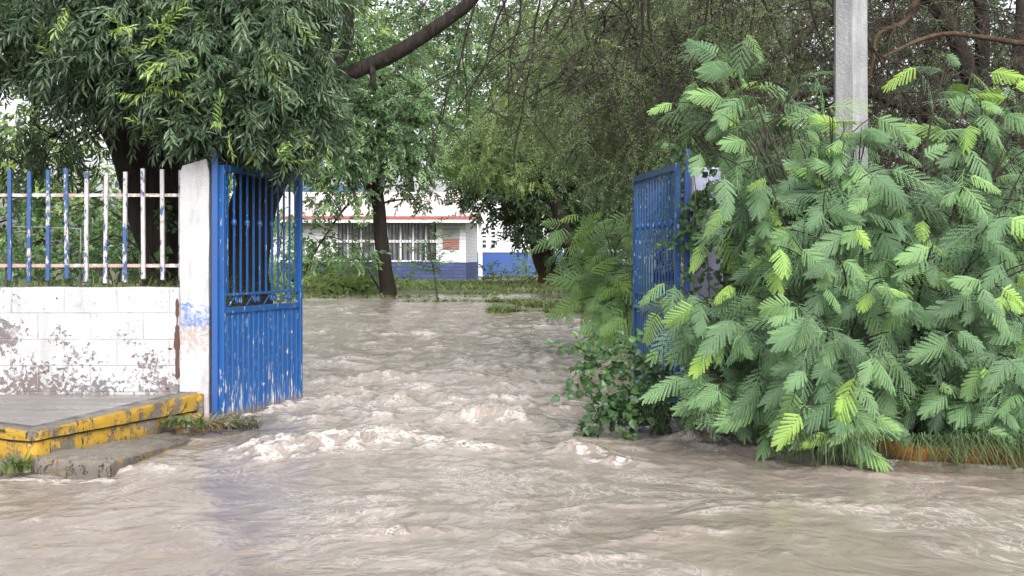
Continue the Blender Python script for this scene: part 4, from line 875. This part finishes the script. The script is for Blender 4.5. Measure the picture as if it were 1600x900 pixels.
leuc_shrub('feathery light green shrub in the yard left of the right gate leaf', (1.35, 15.2, .4),
    [(870, 345, 15), (900, 330, 15), (940, 340, 14.6), (970, 370, 14.4), (880, 400, 14.6), (930, 420, 14.2), (960, 450, 14), (900, 440, 14.2), (985, 330, 15), (940, 480, 13.8), (975, 500, 13.6), (870, 370, 15.4), (920, 380, 14.6), (960, 400, 14.4), (990, 420, 14.2), (905, 470, 14.2), (950, 520, 13.6), (1000, 470, 14)],
    9, T_frond2, 3, 1.15, tint=(.5, 1.15), newp=.2, spread=.5)

# broad-leaved creeper on the right gate, and the dark shrub behind it
def vine():
    t = thing('climbing_vine', 'broad leaved creeper climbing the right blue gate leaf and post', 'vine', (1.3, 10.1, 0)); wd = MB(); lf = MB()
    paths = [[(1085, 640, 10.0), (1088, 500, 10.05), (1082, 380, 10.05), (1086, 280, 10.05), (1070, 215, 10.1)], [(1100, 600, 9.9), (1110, 450, 10), (1095, 350, 10), (1100, 290, 10.1)], [(1090, 640, 9.9), (1040, 580, 9.7), (980, 560, 9.6), (910, 590, 9.5)], [(1060, 650, 9.8), (1000, 600, 9.6), (950, 620, 9.5), (925, 655, 9.45)],
             [(1060, 640, 9.9), (1010, 560, 9.7), (950, 545, 9.6), (915, 570, 9.5)], [(1110, 600, 9.9), (1130, 480, 10), (1140, 380, 10.1), (1120, 300, 10.2)], [(1050, 640, 9.8), (990, 640, 9.5), (960, 655, 9.4)], [(1080, 650, 9.6), (1040, 620, 9.5), (1000, 625, 9.4), (975, 600, 9.4)]]
    for i, p in enumerate(paths):
        P = path(p, 22, .03, i); wd.tubes(P, np.linspace(.008, .003, 22), 5); n = 26 if i < 2 else 20
        k = rng.integers(3, 22, n); D = rng.normal(0, .8, (n, 3)) + np.array([-.1, -.6, -.1]); scatter(lf, T_vine, P[k] + rng.normal(0, .045, (n, 3)), D, rng.uniform(.6, 1.05, n), rng.uniform(.1, .8, n), .4, (0, -.7, .7))
    wd.build('stem', M['stem_green'], t, True); lf.build('foliage', M['vine_leaf'], t)
vine()
def bush(name, label, base, blobs, temps, dens, mat, scale=1.0, tint=(.1, .9), droop=.2, cat='bush', group=None, upj=.5):
    t = thing(name, label, cat, base, group); wd = MB(); lf = MB()
    crown(lf, blobs, temps, dens, scale=scale, tint=tint, droop=droop, wood=wd, anchor=np.array([base, np.array(base) + [0, 0, .05]]), upj=upj, wcap=.014)
    wd.build('stem', M['twig'], t, True); lf.build('foliage', mat, t); return t
bush('broadleaf_bush', 'dark broad leaved bush filling the gap behind the lavender pillar', (1.75, 11.2, .2), [(1140, 330, 11, 60, 80, .4), (1160, 440, 11, 70, 80, .4), (1120, 520, 10.8, 60, 70, .4), (1230, 480, 11, 90, 120, .5), (1330, 500, 10.6, 110, 130, .5), (1450, 520, 10.6, 120, 130, .5), (1200, 600, 10.3, 90, 50, .4, .7), (1560, 450, 10.8, 110, 160, .5)], T_vine, 220, M['dark_leaf'], 1.1)

# ------------------------------------------------------------------ yard undergrowth
def P0(px, py, Y): return tuple(at(px, py, Y))
bush('yard_bush', 'rounded dark green bush under the left end of the long window', P0(500, 450, 34), [(495, 405, 34, 35, 28, .6), (525, 425, 33.5, 30, 22, .5), (480, 430, 34, 30, 25, .5)], T_mid, 130, M['light_leaf'], .9, (0, .5))
bush('yard_bush', 'yellowish leafy bush left of the middle tree foot', P0(560, 458, 29), [(545, 436, 29, 38, 26, .5), (572, 415, 29.5, 24, 30, .4), (510, 445, 28.5, 42, 20, .5), (585, 448, 29, 16, 18, .3), (480, 452, 28, 30, 14, .4)], T_mid, 170, M['light_leaf'], .75, (.3, 1))
bush('yard_bush', 'bright rounded clump right of the middle tree foot', P0(632, 445, 33), [(630, 430, 33, 20, 17, .35), (648, 436, 33, 14, 10, .3)], T_mid, 90, M['light_leaf'], .7, (.0, .5))
bush('yard_bush', 'dark low bush at the corner before the blue garden wall', P0(770, 438, 47), [(770, 428, 47, 20, 11, .5), (758, 434, 47, 10, 8, .3)], T_mid, 70, M['dark_leaf'], 1.0)
bush('yard_bush', 'pale feathery bush in front of the blue garden wall', P0(828, 440, 44), [(825, 415, 44, 22, 25, .6), (815, 425, 44, 18, 16, .5), (845, 425, 43, 18, 18, .5)], T_pinn, 55, M['light_leaf'], 1.1)
bush('yard_bush', 'dark small bush beside the reddish trunk foot', P0(830, 442, 42), [(832, 436, 42, 16, 10, .4), (880, 430, 40, 25, 15, .6)], T_mid, 70, M['dark_leaf'], .9)
def sapling(label, base, pts, fr, Y, mat='mid_leaf', sc=1.0):
    t = thing('sapling', label, 'sapling', P0(*base), 'thin saplings standing in the flood'); wd = MB(); lf = MB(); P = path([base] + pts, 14, .02); wd.tubes(P, np.linspace(.025, .006, 14), 5)
    n = fr; k = rng.integers(5, 14, n); a = rng.uniform(0, 6.28, n); D = np.stack([np.cos(a), np.sin(a) * .5, rng.uniform(-.2, .5, n)], -1); scatter(lf, T_pinn, P[k], D, sc * rng.uniform(.9, 1.4, n), rng.uniform(.2, .8, n), .3)
    wd.build('stem', M['twig'], t, True); lf.build('foliage', M[mat], t)
sapling('thin sapling with spreading fronds in front of the blue dado', (683, 462, 26), [(680, 430, 26), (672, 400, 26), (670, 350, 26)], 34, 26)
sapling('slanting sapling stem left of the middle tree trunk', (592, 452, 27.5), [(580, 430, 27.5), (568, 410, 27.4), (560, 370, 27.4)], 26, 27)
sapling('bare washed stump with a few fronds in the floodwater', (684, 470, 25), [(682, 458, 25), (680, 445, 25)], 8, 25, sc=.7)
bush('yard_bush', 'light green undergrowth behind the right end of the railing', P0(180, 460, 17), [(150, 390, 18, 55, 50, .5, .7), (60, 390, 19, 60, 50, .6, .6), (215, 350, 17, 40, 60, .4, .6), (20, 420, 18, 60, 40, .5, .6)], T_mid, 130, M['mid_leaf'], .8)
bush('yard_bush', 'dark leaves at the foot of the left leaning trunk', P0(255, 440, 11.6), [(250, 375, 11.7, 28, 30, .15, .5), (262, 350, 11.7, 18, 25, .12, .4), (90, 340, 16, 80, 60, .5, .6), (120, 400, 15, 60, 40, .4, .6)], T_vine, 160, M['vine_leaf'], .9)
bush('yard_bush', 'green bush behind the bars of the left blue gate leaf', P0(430, 470, 19), [(430, 400, 19, 30, 60, .5, .8), (445, 330, 20, 25, 50, .5, .5), (415, 440, 18, 40, 25, .4), (350, 400, 20, 40, 60, .4, .6)], T_mid, 130, M['light_leaf'], .75, (0, .7))

# grass: uncountable
def blades(P, Lr, W, lean, tint, hang=0.0):
    N = len(P); a = rng.uniform(0, 6.28, N); L = rng.uniform(*Lr, N); d = np.stack([np.cos(a), np.sin(a), 0 * a], -1); ln = rng.uniform(*lean, N); s = np.stack([-np.sin(a), np.cos(a), 0 * a], -1)
    V = []
    for u, w in ((0, 1), (.4, .85), (.75, .5), (1, .08)):
        c = P + d * (ln * L * u * u)[:, None]; c[:, 2] += L * u * (1 - .45 * np.minimum(ln, 1.6) * u) - hang * L * u ** 2.2
        V += [c - s * W * w / 2, c + s * W * w / 2]
    V = np.stack(V, 1); f = np.array([[0, 1, 3, 2], [2, 3, 5, 4], [4, 5, 7, 6]])[None] + (np.arange(N) * 8)[:, None, None]
    return V.reshape(-1, 3), f.reshape(-1, 4), np.repeat(rng.uniform(*tint, N), 8)
m = MB()
n = 9000; X = rng.uniform(-9, -2.7, n); Y = rng.uniform(10.6, 22, n); P = np.stack([X * (.6 + Y * .05), Y, 0 * X], -1); P[:, 2] = glevel(P[:, 0], P[:, 1]); m.add(*blades(P, (.25, .75), .014, (.3, 1.2), (.1, .85)))
n = 2600; X = rng.uniform(-4.0, -2.4, n); Y = rng.uniform(10.5, 11.6, n); P = np.stack([X, Y, 0 * X + .68], -1); m.add(*blades(P, (.3, .62), .012, (.4, 1.3), (.6, .97)))
kind(m.build('grass', M['grass']), 'stuff')
m = MB()
N = 48000; X = rng.uniform(-9, 7, N); Y = 24 + 24 * rng.random(N) ** 1.2; msk = fbm(X * .35 + 3, Y * .5, 3, 61) + .25 * sm(29, 36, Y) > .12; X, Y = X[msk], Y[msk]
P = np.stack([X, Y, np.maximum(glevel(X, Y), wlevel(X, Y) - .03)], -1); m.add(*blades(P, (.08, .26), .026, (.9, 2.2), (.2, .95)))
N = 5000; X = rng.uniform(-.4, 1.9, N); Y = rng.uniform(20.5, 24, N); msk = fbm(X * .8, Y * .9, 3, 66) > .02; P = np.stack([X[msk], Y[msk], wlevel(X, Y)[msk] - .02], -1); m.add(*blades(P, (.1, .3), .02, (.9, 2.0), (.3, .85)))
kind(m.build('flooded_grass', M['grass']), 'stuff')
# tufts and debris
def tuft(name, label, c, n, sp, Lr, W, lean, tint, mat, cat='grass tuft', along=(1, .3), hang=0.0):
    c = np.array(c); P = c + rng.normal(0, 1, (n, 3)).clip(-1.6, 1.6) * np.array([sp * along[0], sp * along[1], .004]); P[:, 2] = c[2]
    m = MB(); m.add(*blades(P, Lr, W, lean, tint, hang)); return tag(m.build(name, mat), label, cat)
tuft('grass_debris', 'matted clump of washed up straw caught at the gate foot', (-2.19, 9.66, .035), 120, .06, (.10, .26), .011, (1.4, 3.0), (.86, 1), M['drygrass'], 'debris', (1.2, .8))
tuft('grass_tuft', 'dark grass tuft trailing in the flow below the left gate leaf', (-2.02, 9.8, .02), 90, .07, (.14, .32), .013, (1.2, 2.8), (.15, .6), M['drygrass'], 'grass tuft', (1.5, .6))
tuft('weed', 'small green weed growing from the yellow kerb corner', (-2.86, 7.76, .03), 60, .03, (.08, .16), .022, (.4, 1.2), (.3, .8), M['grass'], 'weed', (1.3, .5))
tuft('weed', 'small green weed on the step top near the pillar', (-2.3, 9.4, .09), 90, .06, (.06, .15), .018, (.6, 1.6), (.2, .7), M['grass'], 'weed', (1.5, .6))
tuft('grass_tuft', 'long drooping grass hanging over the orange kerb', (2.90, 7.97, .16), 700, .26, (.16, .34), .007, (.5, 1.5), (.0, .5), M['drygrass'], 'grass tuft', (1.2, .10), 1.0)
tuft('grass_tuft', 'dark grass hanging into the water below the right gate leaf', (1.25, 9.5, .17), 600, .32, (.12, .3), .010, (.4, 1.3), (.0, .5), M['drygrass'], 'grass tuft', (1.2, .35), 1.1)
tuft('grass_tuft', 'fine grass tips trailing below the drooping middle shrub', (1.92, 7.9, .2), 180, .16, (.14, .3), .006, (.2, .8), (.1, .5), M['drygrass'], 'grass tuft', (1.0, .3), 1.4)
